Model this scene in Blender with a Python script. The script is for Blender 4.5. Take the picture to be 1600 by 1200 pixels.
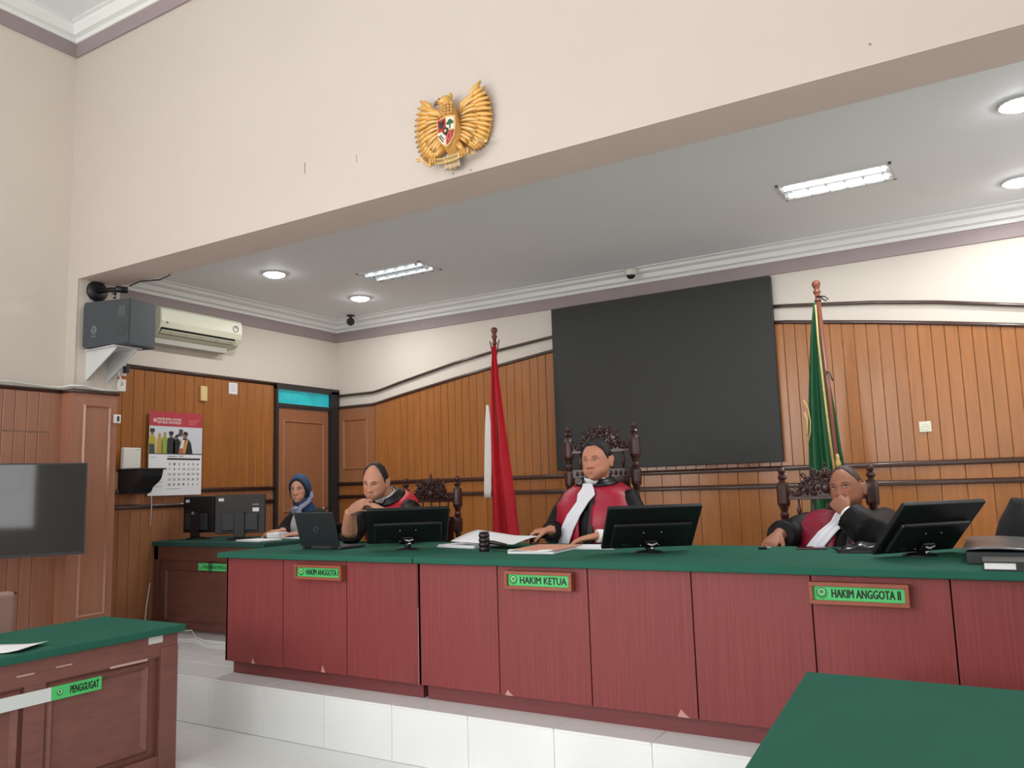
import bpy, bmesh, math, random
import numpy as np
from mathutils import Vector, Matrix, noise
from mathutils.bvhtree import BVHTree

for o in list(bpy.data.objects):
    bpy.data.objects.remove(o)
SC = bpy.context.scene
COL = SC.collection
PI = math.pi
random.seed(7)

# ------------------------------------------------------------------ camera
YAW, PITCH, ROLL, FPX = -0.537136, 0.126455, -0.029998, 1252.92
CAMZ = 1.46
def camera():
    f = Vector((math.sin(YAW)*math.cos(PITCH), math.cos(YAW)*math.cos(PITCH), math.sin(PITCH)))
    r = Vector((math.cos(YAW), -math.sin(YAW), 0)); u = r.cross(f)
    c, s = math.cos(ROLL), math.sin(ROLL)
    r2 = r*c + u*s; u2 = u*c - r*s
    cd = bpy.data.cameras.new('camera'); cd.sensor_fit = 'HORIZONTAL'; cd.sensor_width = 36
    cd.lens = 36*FPX/1600; cd.clip_start = 0.05; cd.clip_end = 100
    co = bpy.data.objects.new('camera', cd); COL.objects.link(co)
    m = Matrix((r2, u2, -f)).transposed().to_4x4(); m.translation = (0, 0, CAMZ)
    co.matrix_world = m; SC.camera = co
camera()

# ------------------------------------------------------------------ world, daylight, exposure
w = bpy.data.worlds.new('daylight_world'); SC.world = w; w.use_nodes = True
w.node_tree.nodes['Background'].inputs[0].default_value = (0.75, 0.87, 1.0, 1)
w.node_tree.nodes['Background'].inputs[1].default_value = 0.6
SC.view_settings.view_transform = 'Standard'; SC.view_settings.look = 'None'
SC.view_settings.exposure = 0.14; SC.view_settings.gamma = 1.0
SC.view_settings.use_curve_mapping = False

def area(name, loc, direction, sx, sy, power, col):
    l = bpy.data.lights.new(name, 'AREA'); l.shape = 'RECTANGLE'; l.size = sx; l.size_y = sy
    l.energy = power; l.color = col
    o = bpy.data.objects.new(name, l); COL.objects.link(o); o.location = loc
    o.rotation_euler = Vector(direction).to_track_quat('-Z', 'Y').to_euler()
    return o
DAY = (1.0, 0.98, 0.965)
# daylight falling through the windows of the hall (rear wall and left wall, both behind the camera)
for x, pw in ((-5.0, 92), (-2.6, 68), (-0.2, 22)):
    area('daylight_rear_window', (x, -5.93, 2.75), (0, 1, 0.04), 1.7, 2.3, pw, DAY)
for y in (-4.4, -1.9):
    area('daylight_side_window', (-6.23, y, 2.75), (1, 0.0, 0.0), 1.7, 2.3, 110, DAY)
area('daylight_right_window', (1.30, -2.3, 2.0), (-1, 0, 0), 2.2, 1.9, 60, DAY)
# daylight from the window at the far right end of the bench recess
area('daylight_recess_window', (1.40, 5.3, 2.2), (-1, 0, 0), 1.2, 1.3, 6, (0.93, 0.97, 1.0))

# ------------------------------------------------------------------ materials
def lin(c):
    return tuple(((x/255)/12.92 if x/255 <= 0.04045 else ((x/255+0.055)/1.055)**2.4) for x in c) + (1,)
MATS = {}
def mat(name, col, rough=0.5, metal=0.0, var=0.0, vscale=4.0, stretch=(1, 1, 1), col2=None, bump=0.0, bscale=40.0,
        spec=0.5, rnd=0.0, emit=0.0, coat=0.0, attr=None, alpha=1.0, trans=0.0):
    if name in MATS: return MATS[name]
    m = bpy.data.materials.new(name); m.use_nodes = True
    nt = m.node_tree; N = nt.nodes; L = nt.links; b = N['Principled BSDF']
    c = lin(col); b.inputs['Base Color'].default_value = c
    b.inputs['Roughness'].default_value = rough; b.inputs['Metallic'].default_value = metal
    b.inputs['Specular IOR Level'].default_value = spec
    b.inputs['Coat Weight'].default_value = coat; b.inputs['Coat Roughness'].default_value = 0.12
    if trans: b.inputs['Transmission Weight'].default_value = trans
    if emit:
        b.inputs['Emission Color'].default_value = c; b.inputs['Emission Strength'].default_value = emit
    out = None
    if attr:
        a = N.new('ShaderNodeAttribute'); a.attribute_name = attr; out = a.outputs['Color']
    if var or bump:
        tc = N.new('ShaderNodeTexCoord'); mp = N.new('ShaderNodeMapping'); mp.inputs['Scale'].default_value = stretch
        L.new(tc.outputs['Object'], mp.inputs['Vector'])
    if var:
        n = N.new('ShaderNodeTexNoise'); n.inputs['Scale'].default_value = vscale; n.inputs['Detail'].default_value = 5
        n.inputs['Roughness'].default_value = 0.62
        if rnd:
            oi = N.new('ShaderNodeObjectInfo'); ad = N.new('ShaderNodeVectorMath'); ad.operation = 'MULTIPLY_ADD'
            ml = N.new('ShaderNodeMath'); ml.operation = 'MULTIPLY'; ml.inputs[1].default_value = 37.0
            L.new(oi.outputs['Random'], ml.inputs[0])
            cx = N.new('ShaderNodeCombineXYZ'); L.new(ml.outputs[0], cx.inputs[0]); L.new(ml.outputs[0], cx.inputs[2])
            ad.inputs[1].default_value = (1, 1, 1); L.new(mp.outputs[0], ad.inputs[0]); L.new(cx.outputs[0], ad.inputs[2])
            L.new(ad.outputs[0], n.inputs['Vector'])
        else:
            L.new(mp.outputs[0], n.inputs['Vector'])
        r = N.new('ShaderNodeValToRGB'); r.color_ramp.elements[0].position = 0.3; r.color_ramp.elements[1].position = 0.72
        if col2: ca, cb = lin(col2), c
        else:
            ca = tuple(x*(1-var) for x in c[:3]) + (1,); cb = tuple(min(1, x*(1+var*0.8)) for x in c[:3]) + (1,)
        r.color_ramp.elements[0].color = ca; r.color_ramp.elements[1].color = cb
        L.new(n.outputs['Fac'], r.inputs[0])
        if out is None: out = r.outputs[0]
        else:
            mx = N.new('ShaderNodeMix'); mx.data_type = 'RGBA'; mx.blend_type = 'MULTIPLY'; mx.inputs[0].default_value = 0.35
            L.new(out, mx.inputs[6]); L.new(r.outputs[0], mx.inputs[7]); out = mx.outputs[2]
    if rnd:
        oi2 = N.new('ShaderNodeObjectInfo'); hs = N.new('ShaderNodeHueSaturation')
        mr = N.new('ShaderNodeMapRange'); mr.inputs[3].default_value = 1-rnd; mr.inputs[4].default_value = 1+rnd
        L.new(oi2.outputs['Random'], mr.inputs[0]); L.new(mr.outputs[0], hs.inputs['Value'])
        if out is None: hs.inputs['Color'].default_value = c
        else: L.new(out, hs.inputs['Color'])
        out = hs.outputs[0]
    if out is not None: L.new(out, b.inputs['Base Color'])
    if bump:
        n2 = N.new('ShaderNodeTexNoise'); n2.inputs['Scale'].default_value = bscale; n2.inputs['Detail'].default_value = 4
        L.new(mp.outputs[0], n2.inputs['Vector']); bp = N.new('ShaderNodeBump'); bp.inputs['Strength'].default_value = bump
        bp.inputs['Distance'].default_value = 0.01
        L.new(n2.outputs['Fac'], bp.inputs['Height']); L.new(bp.outputs[0], b.inputs['Normal'])
    MATS[name] = m
    return m

plaster = mat('cream_plaster', (222, 213, 203), 0.75, var=0.03, vscale=0.9, bump=0.05, bscale=60)
plaster_col = mat('pinkish_plaster', (205, 195, 187), 0.75, var=0.02, vscale=1.0)
soffitm = mat('taupe_beam_paint', (222, 205, 196), 0.7, var=0.03, vscale=1.2)
greyband = mat('mauve_grey_paint', (160, 146, 147), 0.6, var=0.04, vscale=2)
crownm = mat('white_crown_paint', (240, 242, 240), 0.6)
ceilm = mat('white_ceiling_paint', (238, 243, 245), 0.7, var=0.02, vscale=0.7)
wood = mat('honey_wood_plank', (164, 103, 50), 0.32, var=0.16, vscale=3.0, stretch=(9, 9, 0.7), bump=0.03, bscale=30, rnd=0.05, coat=0.3)
woodflat = mat('brown_wood_panel', (158, 106, 72), 0.35, var=0.12, vscale=3.0, stretch=(7, 7, 0.6), rnd=0.02, coat=0.25)
woodnear = mat('reddish_wood_panel', (168, 116, 92), 0.35, var=0.10, vscale=3.0, stretch=(7, 7, 0.6), rnd=0.03, coat=0.25)  # base colour lightened a little to carry the lens haze on this side
darktrim = mat('dark_brown_varnished_trim', (70, 48, 42), 0.3, var=0.15, vscale=8, coat=0.4)
doorm = mat('brown_door_wood', (160, 107, 74), 0.4, var=0.08, vscale=3, stretch=(6, 6, 0.6))
frameblk = mat('near_black_door_frame', (48, 45, 48), 0.4)
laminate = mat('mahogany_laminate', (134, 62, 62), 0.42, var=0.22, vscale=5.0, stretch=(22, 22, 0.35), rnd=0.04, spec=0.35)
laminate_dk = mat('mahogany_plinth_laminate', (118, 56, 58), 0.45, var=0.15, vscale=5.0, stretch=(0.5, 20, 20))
gapm = mat('dark_joint', (45, 18, 20), 0.8)
chipm = mat('bare_chipboard_chip', (196, 150, 142), 0.8)
baize = mat('green_baize', (44, 99, 83), 0.9, var=0.06, vscale=3.0, bump=0.12, bscale=350, spec=0.15)
baize_dk = mat('faded_dark_green_baize', (46, 78, 72), 0.9, var=0.08, vscale=3.0, bump=0.12, bscale=350, spec=0.15)
tablewood = mat('dark_brown_table_wood', (124, 80, 72), 0.42, var=0.15, vscale=3.0, stretch=(2, 2, 8))
clerkwood = mat('worn_brown_table_wood', (98, 58, 48), 0.45, var=0.18, vscale=3.0, stretch=(1, 1, 6))
tile = mat('white_glazed_tile', (236, 240, 240), 0.12, var=0.02, vscale=2.0, rnd=0.012)
grout = mat('grey_grout', (206, 209, 208), 0.8)
blackpl = mat('black_matt_plastic', (22, 23, 25), 0.42, var=0.05, vscale=20)
darkpl = mat('dark_grey_plastic', (44, 48, 52), 0.5)
speakerm = mat('charcoal_speaker_vinyl', (76, 84, 90), 0.6, bump=0.08, bscale=300)
grillem = mat('speaker_grille_cloth', (64, 69, 74), 0.7, bump=0.15, bscale=500)
screenm = mat('glossy_black_screen', (7, 8, 10), 0.05, spec=0.5)
boardm = mat('dark_grey_video_wall', (37, 39, 38), 0.55, var=0.05, vscale=6)
whitepl = mat('white_plastic', (232, 232, 226), 0.35)
creampl = mat('cream_plastic', (226, 228, 206), 0.35)
whitemetal = mat('white_painted_metal', (214, 216, 216), 0.4)
paper = mat('white_paper', (238, 240, 243), 0.8)
chrome = mat('polished_metal', (190, 190, 190), 0.2, metal=1.0)
gold = mat('gold_paint', (222, 172, 96), 0.36, metal=0.3, var=0.10, vscale=12)
goldlt = mat('pale_gold_paint', (228, 190, 128), 0.4, metal=0.2)
carved = mat('dark_carved_teak', (62, 30, 26), 0.34, var=0.25, vscale=14, coat=0.15)
greensign = mat('bright_green_sign', (76, 200, 112), 0.45)
signframe = mat('sign_wood_frame', (146, 78, 56), 0.45, var=0.1, vscale=6)
blackink = mat('black_ink', (14, 26, 18), 0.6)
darkgreen = mat('emblem_green', (28, 140, 74), 0.5)
redcloth = mat('red_flag_cloth', (196, 26, 44), 0.75, var=0.05, vscale=5)
whitecloth = mat('white_flag_cloth', (226, 222, 220), 0.8)
greencloth = mat('green_flag_cloth', (22, 84, 50), 0.6, var=0.08, vscale=4)
goldfringe = mat('gold_fringe', (205, 176, 110), 0.7, var=0.2, vscale=60)
polewood = mat('brown_pole_wood', (116, 62, 46), 0.4, var=0.1, vscale=8)
leathr = mat('dusty_pink_brown_leather', (158, 128, 120), 0.5, var=0.05, vscale=6)
cablewhite = mat('white_cable', (222, 222, 216), 0.5)
cableblk = mat('black_cable', (24, 24, 26), 0.5)
lampm = mat('lit_lamp', (255, 255, 255), 0.5, emit=48.0)
tubem = mat('lit_fluorescent_tube', (250, 253, 255), 0.5, emit=6.0)
dimtube = mat('weak_fluorescent_tube', (236, 240, 242), 0.5, emit=0.9)
reflm = mat('mirror_reflector', (222, 226, 228), 0.22, metal=0.9)
turqg = mat('glowing_turquoise_glass', (40, 176, 184), 0.25, var=0.35, vscale=6, emit=0.35)  # emission stands in for daylight behind the transom panes

# ------------------------------------------------------------------ mesh helpers
def frame_path(pts):
    P = [Vector(p) for p in pts]; T = []
    for i in range(len(P)):
        a = P[max(i-1, 0)]; b = P[min(i+1, len(P)-1)]
        d = b-a; T.append(d.normalized() if d.length > 1e-9 else Vector((0, 0, 1)))
    u = T[0].orthogonal().normalized(); F = []
    for i, t in enumerate(T):
        if i: u = (T[i-1].rotation_difference(t)) @ u
        u = (u - t*u.dot(t)).normalized(); F.append((P[i], t, u, t.cross(u)))
    return F
class MB:
    def __init__(s): s.v = []; s.f = []
    def add(s, vs, fs):
        o = len(s.v); s.v += [tuple(v) for v in vs]; s.f += [tuple(i+o for i in f) for f in fs]; return s
    def box(s, c, d, rz=0, M=None):
        x, y, z = (k/2 for k in d)
        vs = [Vector((a*x, b*y, e*z)) for a in (-1, 1) for b in (-1, 1) for e in (-1, 1)]
        R = M if M is not None else Matrix.Rotation(rz, 3, 'Z')
        vs = [R @ v + Vector(c) for v in vs]
        return s.add(vs, [(0, 1, 3, 2), (4, 6, 7, 5), (0, 4, 5, 1), (2, 3, 7, 6), (0, 2, 6, 4), (1, 5, 7, 3)])
    def b2(s, lo, hi):
        return s.box([(a+b)/2 for a, b in zip(lo, hi)], [b-a for a, b in zip(lo, hi)])
    def prism(s, poly, o, U, V, W):
        o, U, V, W = Vector(o), Vector(U), Vector(V), Vector(W); n = len(poly)
        a = [o+U*p[0]+V*p[1] for p in poly]; b = [p+W for p in a]
        return s.add(a+b, [tuple(range(n)), tuple(range(2*n-1, n-1, -1))] + [(i, n+i, n+(i+1) % n, (i+1) % n) for i in range(n)])
    def tube(s, pts, r, n=8, flat=1.0, cap=True):
        F = frame_path(pts); vs = []; fs = []
        for i, (p, t, u, v) in enumerate(F):
            q = r[i] if isinstance(r, (list, tuple)) else r
            for k in range(n):
                a = 2*PI*k/n; vs.append(p+u*(math.cos(a)*q)+v*(math.sin(a)*q*flat))
        for i in range(len(F)-1):
            for k in range(n):
                fs.append((i*n+k, i*n+(k+1) % n, (i+1)*n+(k+1) % n, (i+1)*n+k))
        if cap: fs += [tuple(range(n-1, -1, -1)), tuple((len(F)-1)*n+k for k in range(n))]
        return s.add(vs, fs)
    def lathe(s, prof, o=(0, 0, 0), n=14, M=None):
        vs = []; fs = []; M = M or Matrix.Identity(3); o = Vector(o)
        for r, z in prof:
            for k in range(n):
                a = 2*PI*(k+.5)/n; vs.append(M @ Vector((r*math.cos(a), r*math.sin(a), z)) + o)
        for i in range(len(prof)-1):
            for k in range(n):
                fs.append((i*n+k, i*n+(k+1) % n, (i+1)*n+(k+1) % n, (i+1)*n+k))
        fs += [tuple(range(n-1, -1, -1)), tuple((len(prof)-1)*n+k for k in range(n))]
        return s.add(vs, fs)
    def ball(s, c, r, n=14, m=9, M=None):
        r = (r, r, r) if not isinstance(r, (tuple, list)) else r
        M = M or Matrix.Identity(3); c = Vector(c); vs = [c+M @ Vector((0, 0, -r[2]))]; fs = []
        for i in range(1, m):
            ph = -PI/2+PI*i/m
            for k in range(n):
                a = 2*PI*k/n; vs.append(c+M @ Vector((r[0]*math.cos(ph)*math.cos(a), r[1]*math.cos(ph)*math.sin(a), r[2]*math.sin(ph))))
        vs.append(c+M @ Vector((0, 0, r[2])))
        for k in range(n): fs.append((0, 1+(k+1) % n, 1+k))
        for i in range(m-2):
            for k in range(n): fs.append((1+i*n+k, 1+i*n+(k+1) % n, 1+(i+1)*n+(k+1) % n, 1+(i+1)*n+k))
        t = 1+(m-1)*n
        for k in range(n): fs.append((t, t-n+k, t-n+(k+1) % n))
        return s.add(vs, fs)
    def loft(s, rings, cap=True):
        n = len(rings[0]); vs = [p for r in rings for p in r]; fs = []
        for i in range(len(rings)-1):
            for k in range(n): fs.append((i*n+k, i*n+(k+1) % n, (i+1)*n+(k+1) % n, (i+1)*n+k))
        if cap: fs += [tuple(range(n-1, -1, -1)), tuple((len(rings)-1)*n+k for k in range(n))]
        return s.add(vs, fs)
    def sheet(s, rows, thick=None):
        n = len(rows[0]); vs = [Vector(p) for r in rows for p in r]; fs = []
        for i in range(len(rows)-1):
            for k in range(n-1): fs.append((i*n+k, i*n+k+1, (i+1)*n+k+1, (i+1)*n+k))
        if thick is None: return s.add(vs, fs)
        m = len(vs); T = Vector(thick); fs2 = [tuple(i+m for i in reversed(f)) for f in fs]; R = len(rows)
        edge = [i for i in range(n)] + [r*n+n-1 for r in range(1, R)] + [(R-1)*n+k for k in range(n-2, -1, -1)] + [r*n for r in range(R-2, 0, -1)]
        side = [(edge[i], edge[i]+m, edge[(i+1) % len(edge)]+m, edge[(i+1) % len(edge)]) for i in range(len(edge))]
        return s.add(vs+[v+T for v in vs], fs+fs2+side)
    def mesh(s, name, bevel=0.0, seg=2):
        me = bpy.data.meshes.new(name); me.from_pydata(s.v, [], s.f)
        bm = bmesh.new(); bm.from_mesh(me)
        bmesh.ops.recalc_face_normals(bm, faces=bm.faces)
        if bevel:
            es = [e for e in bm.edges if e.is_manifold and e.calc_face_angle(0) > 0.5]
            bmesh.ops.bevel(bm, geom=es, offset=bevel, segments=seg, profile=0.5, affect='EDGES', clamp_overlap=True)
        bm.to_mesh(me); bm.free(); me.update(); return me
    def build(s, name, m, parent=None, smooth=False, bevel=0.0, loc=None, rz=0.0, seg=2):
        return link(name, s.mesh(name, bevel, seg), m, parent, smooth, loc, rz)
def link(name, me, m, parent=None, smooth=False, loc=None, rz=0.0):
    o = bpy.data.objects.new(name, me); COL.objects.link(o)
    if m is not None and not me.materials: me.materials.append(m)
    if smooth:
        me.polygons.foreach_set('use_smooth', [True]*len(me.polygons))
        if smooth == 'auto':
            bm = bmesh.new(); bm.from_mesh(me)
            for e in bm.edges: e.smooth = not (e.is_manifold and e.calc_face_angle(0) > 0.7)
            bm.to_mesh(me); bm.free()
    if parent is not None: o.parent = parent
    if loc is not None: o.location = loc
    if rz: o.rotation_euler = (0, 0, rz)
    return o
def thing(name, label, cat, loc=(0, 0, 0), rz=0.0, group=None):
    o = bpy.data.objects.new(name, None); COL.objects.link(o); o.empty_display_size = 0.1
    o.location = loc; o.rotation_euler = (0, 0, rz); return tag(o, label, cat, group)
def tag(o, label, cat, group=None):
    o['label'] = label; o['category'] = cat
    if group: o['group'] = group
    return o
def struct(o, label=None, cat=None):
    o['kind'] = 'structure'
    if label: o['label'] = label
    if cat: o['category'] = cat
    return o
def raw_mesh(mb, name):
    me = bpy.data.meshes.new(name); me.from_pydata(mb.v, [], mb.f); me.update(); return me
def text_mesh(txt, height, width=None, bold=0.0, align='CENTER'):
    cu = bpy.data.curves.new('t', 'FONT'); cu.body = txt; cu.size = 1.0; cu.align_x = align; cu.align_y = 'CENTER'
    cu.offset = bold; cu.resolution_u = 2; cu.fill_mode = 'FRONT'
    ob = bpy.data.objects.new('t', cu); COL.objects.link(ob); bpy.context.view_layer.update()
    dg = bpy.context.evaluated_depsgraph_get(); me = bpy.data.meshes.new_from_object(ob.evaluated_get(dg))
    bpy.data.objects.remove(ob); bpy.data.curves.remove(cu)
    co = np.array([v.co[:] for v in me.vertices]); mn, mx = co.min(0), co.max(0)
    sx = (width/(mx[0]-mn[0])) if width else height/(mx[1]-mn[1]); sy = height/(mx[1]-mn[1])
    for v in me.vertices:
        v.co = ((v.co.x-(mn[0]+mx[0])/2)*sx, (v.co.y-(mn[1]+mx[1])/2)*sy, 0)
    return me
def lettering(txt, parent, loc, U, V, h, wdt, m, bold=0.012, name='lettering'):
    """flat print lying in the plane spanned by U (reading direction) and V (up)"""
    me = text_mesh(txt, h, wdt, 0.0); U = Vector(U).normalized(); V = Vector(V).normalized(); Nn = U.cross(V)
    vs = [Vector(v.co) for v in me.vertices]; fs = [p.vertices[:] for p in me.polygons]; mb = MB(); e = h*bold*1.6
    for i, (a, b) in enumerate(((0, 0), (e, 0), (-e, 0), (0, e*.7), (0, -e*.7)) if bold > .011 else ((0, 0),)):
        mb.add([U*(v.x+a)+V*(v.y+b)+Nn*(.00004*i)+Vector(loc) for v in vs], fs)
    return link(name, raw_mesh(mb, name), m, parent)
def lathe_pts(*a): return list(a)

# ================================================================== THE SETTING
XL, XR = -6.29, 1.35            # hall side walls
YH = 3.60                       # face of the header wall / beam
ZD = 0.295                      # dais height
AXL, AXR, AYB = -6.58, 1.47, 7.0
ZSOF, ZAC, ZMC = 3.21, 3.43, 5.36
JXL, JXR = -6.15, 1.21
DEY = 3.55                      # dais edge

fl = MB().b2((XL-.2, -6.2, -.12), (XR+.2, DEY+.05, -.004)).build('floor', grout)
struct(fl, 'pale glazed tile floor of the hall below the dais', 'floor')
ts = 0.5
me0 = MB().box((0, 0, -.002), (ts-.002, ts-.002, .008)).mesh('tile', .0015, 1)
for i in range(-13, 3):
    for j in range(-2, 7):
        x = i*ts+.25; y = DEY-.25-j*ts
        if x < XL or x > XR-.2: continue
        link('tile', me0, tile, fl, loc=(x, y, 0))
rest = MB().b2((XL, -6, -.006), (XR, DEY-9*ts, .0)).build('tile_field', tile, fl); rest['kind'] = 'stuff'

da = MB().b2((AXL-.1, DEY+.012, 0), (AXR+.1, AYB+.1, ZD-.012)).build('dais', grout)
struct(da, 'raised white tiled dais under the bench', 'dais')
rise = MB().box((0, 0, 0), (.498, .012, ZD-.016)).mesh('riser_tile', .001, 1)
for i in range(-13, 3):
    link('riser_tile', rise, tile, da, loc=(i*.5+.31, DEY+.006, ZD/2-.004))
nose = MB().box((0, 0, 0), (.498, .30, .014)).mesh('edge_tile', .003, 1)
top = MB().box((0, 0, 0), (.498, .498, .012)).mesh('dais_tile', .001, 1)
for i in range(-13, 3):
    link('edge_tile', nose, tile, da, loc=(i*.5+.31, DEY+.148, ZD-.007))
for i in range(-13, -7):
    for j in range(0, 4): link('dais_tile', top, tile, da, loc=(i*.5+.31, DEY+.55+j*.5, ZD-.006))
d2 = MB().b2((-3.45, DEY+.30, ZD-.012), (AXR, AYB, ZD)).build('dais_tile_field', tile, da); d2['kind'] = 'stuff'

# hall walls -------------------------------------------------------
def holed(name, m, axis, pos, thick, u0, u1, z0, z1, holes):
    mb = MB(); us = sorted({u0, u1} | {h[0] for h in holes} | {h[1] for h in holes}); zs = sorted({z0, z1} | {h[2] for h in holes} | {h[3] for h in holes})
    for a, b in zip(us, us[1:]):
        for c, d in zip(zs, zs[1:]):
            if any(h[0] <= a and b <= h[1] and h[2] <= c and d <= h[3] for h in holes): continue
            if axis == 'x': mb.b2((min(pos, pos+thick), a, c), (max(pos, pos+thick), b, d))
            else: mb.b2((a, min(pos, pos+thick), c), (b, max(pos, pos+thick), d))
    return mb.build(name, m)
wl = struct(holed('wall_left', plaster, 'x', XL, -.2, -6, YH+.35, 0, ZMC, [(-5.25, -3.55, 1.6, 3.9), (-2.75, -1.05, 1.6, 3.9)]), 'cream plaster left wall of the hall with wooden wainscot', 'wall')
wr = struct(holed('wall_right', plaster, 'x', XR, .2, -6, YH+.35, 0, ZMC, [(-3.4, -1.2, 1.05, 2.95)]), 'cream plaster right wall of the hall', 'wall')
wre = struct(holed('wall_rear', plaster, 'y', -6, -.2, XL, XR, 0, ZMC, [(-5.85, -4.15, 1.6, 3.9), (-3.45, -1.75, 1.6, 3.9), (-1.05, .65, 1.6, 3.9)]), 'cream plaster rear wall of the hall with three windows', 'wall')
for n, (x, y, r) in enumerate([(-5.0, -6.05, 0), (-2.6, -6.05, 0), (-.2, -6.05, 0), (-6.36, -4.4, PI/2), (-6.36, -1.9, PI/2), (1.42, -2.3, PI/2)]):
    wn = bpy.data.objects.new('window_%d' % (n+2), None); COL.objects.link(wn); wn.location = (x, y, 1.6); wn.rotation_euler = (0, 0, r)
    struct(wn, 'tall hall window letting in daylight', 'window'); wn['group'] = 'daylit hall windows'
    f = MB()
    for q in (-.83, 0, .83): f.box((q, 0, 1.15), (.06, .05, 2.3))
    for q in (.03, 1.5, 2.27): f.box((0, 0, q), (1.7, .05, .06))
    f.build('window_frame', darktrim, wn)
ceil = struct(MB().b2((XL-.2, -6.2, ZMC), (XR+.2, YH+.35, ZMC+.1)).build('ceiling', ceilm), 'white ceiling of the high hall', 'ceiling')

# header wall over the opening, with its narrow side piers
hd = MB().b2((XL, YH, ZSOF), (XR, YH+.02, ZMC)).b2((XL, YH, 0), (JXL, YH+.02, ZSOF)).b2((JXR, YH, 0), (XR, YH+.02, ZSOF))
hd.b2((AXL-.05, YH+.32, ZSOF), (AXR+.05, YH+.34, ZMC))
hw = struct(hd.build('wall_header', plaster_col), 'cream header wall spanning the bench recess', 'wall')
MB().b2((XL, YH+.001, ZSOF-.004), (XR, YH+.34, ZSOF+.02)).build('beam_soffit', soffitm, hw)
MB().b2((XL, YH+.019, 0), (JXL+.002, YH+.36, ZSOF)).build('pier', plaster, hw)
MB().b2((JXR-.002, YH+.019, 0), (XR, YH+.36, ZSOF)).build('pier', plaster, hw)
# small old nail holes and scratches in the header plaster
nh = MB()
for x, z in ((-2.37, 3.222), (-2.49, 3.228), (-.30, 3.30)): nh.tube([(x, YH-.002, z), (x, YH+.001, z)], .006, 6)
nh.b2((-3.655, YH-.002, 3.50), (-3.649, YH+.001, 3.575)); nh.b2((-3.214, YH-.002, 3.47), (-3.211, YH+.001, 3.52))
nh.build('plaster_mark', mat('plaster_scratch', (150, 136, 126), .9), hw)

# cornices: grey band plus stepped white crown
def cornice(idx, pts_in, zb, zt, zc, deep, lab):
    """pts_in: polyline of wall foot points with inward normals (p, n)"""
    e = bpy.data.objects.new('trim_%d' % idx, None); COL.objects.link(e); struct(e, lab, 'cornice')
    g = MB(); c = MB()
    prof = [(0, zt), (.03, zt), (.04, zt+(zc-zt)*.22), (.075, zt+(zc-zt)*.30), (.085, zt+(zc-zt)*.62), (deep*.72, zt+(zc-zt)*.70), (deep*.78, zt+(zc-zt)*.90), (deep, zt+(zc-zt)*.93), (deep, zc+.01), (0, zc+.01)]
    for (p, q, n, ma, mb_) in pts_in:
        p, q, n = Vector(p), Vector(q), Vector(n); d = (q-p).normalized()
        def ring(base, off, pr): return [base+n*a+d*(off*a)+Vector((0, 0, z)) for a, z in pr]
        gp = [(0, zb), (.018, zb), (.018, zt), (0, zt)]
        g.loft([ring(p, ma, gp), ring(q, mb_, gp)]); c.loft([ring(p, ma, prof), ring(q, mb_, prof)])
    g.build('grey_band', greyband, e); c.build('crown_moulding', crownm, e)
cornice(1, [((XL, -6, 0), (XL, YH, 0), (1, 0, 0), 1, -1), ((XL, YH, 0), (XR, YH, 0), (0, -1, 0), 1, -1), ((XR, YH, 0), (XR, -6, 0), (-1, 0, 0), 1, -1)], 5.12, 5.235, ZMC, .13, 'mauve grey band and white crown moulding round the hall ceiling')
cornice(2, [((AXL, YH+.36, 0), (AXL, AYB, 0), (1, 0, 0), 0, -1), ((AXL, AYB, 0), (AXR, AYB, 0), (0, -1, 0), 1, -1), ((AXR, AYB, 0), (AXR, YH+.36, 0), (-1, 0, 0), 1, 0)], 3.205, 3.315, ZAC, .20, 'mauve grey band and white crown moulding round the recess ceiling')
struct(MB().b2((AXL-.2, YH+.33, ZAC), (AXR+.2, AYB+.2, ZAC+.1)).build('ceiling_recess', ceilm), 'lower white ceiling over the bench recess', 'ceiling')
wb = struct(MB().b2((AXL-.2, AYB, 0), (AXR+.2, AYB+.2, ZAC+.1)).build('wall_back', plaster), 'back wall of the bench recess with arched wood panelling', 'wall')
wla = struct(holed('wall_left_recess', plaster, 'x', AXL, -.2, YH+.33, AYB, 0, ZAC+.1, [(6.06, 6.93, 2.40, 2.58)]), 'left wall of the recess with wood panelling and a door', 'wall')
wra = struct(holed('wall_right_recess', plaster, 'x', AXR, .2, YH+.33, AYB, 0, ZAC+.1, [(4.7, 5.9, 1.55, 2.85)]), 'right wall of the recess with a window', 'wall')

# arched panelling on the back wall ---------------------------------
XC = -2.57
LOWC = [(0, 2.80), (.5, 2.80), (1.075, 2.787), (1.79, 2.692), (2.30, 2.617), (3.06, 2.493), (3.42, 2.428), (4.2, 2.426)]
UPC = [(0, 2.95), (.5, 2.945), (1.09, 2.925), (1.83, 2.850), (2.29, 2.785), (3.05, 2.642), (3.405, 2.566), (4.2, 2.566)]
def arch(c, x):
    d = abs(x-XC)
    for (a, za), (b, zb) in zip(c, c[1:]):
        if d <= b: return za+(zb-za)*(d-a)/(b-a)
    return c[-1][1]
BX0, BX1, BZ0, BZ1 = -3.645, -1.515, 1.595, 3.185      # video wall
R1, R2 = 1.54, 1.394                                   # rail heights
def plank_mesh(wd, pts, th=.016):
    return MB().prism(pts, (0, 0, 0), (1, 0, 0), (0, 0, 1), (0, th, 0)).mesh('plank', .003, 1)
x = -5.98; pw = .0925
xs = []
while x < AXR-.02:
    xs.append((x, min(x+pw, AXR))); x += pw
for a, b in xs:
    wd = b-a-.003; za, zb = arch(LOWC, a), arch(LOWC, b)
    link('plank', plank_mesh(wd, [(0, R1-.02), (wd, R1-.02), (wd, zb), (0, za)]), wood, wb, loc=(a, AYB-.018, 0))
x = -6.56
pl_lo = {}
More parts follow.
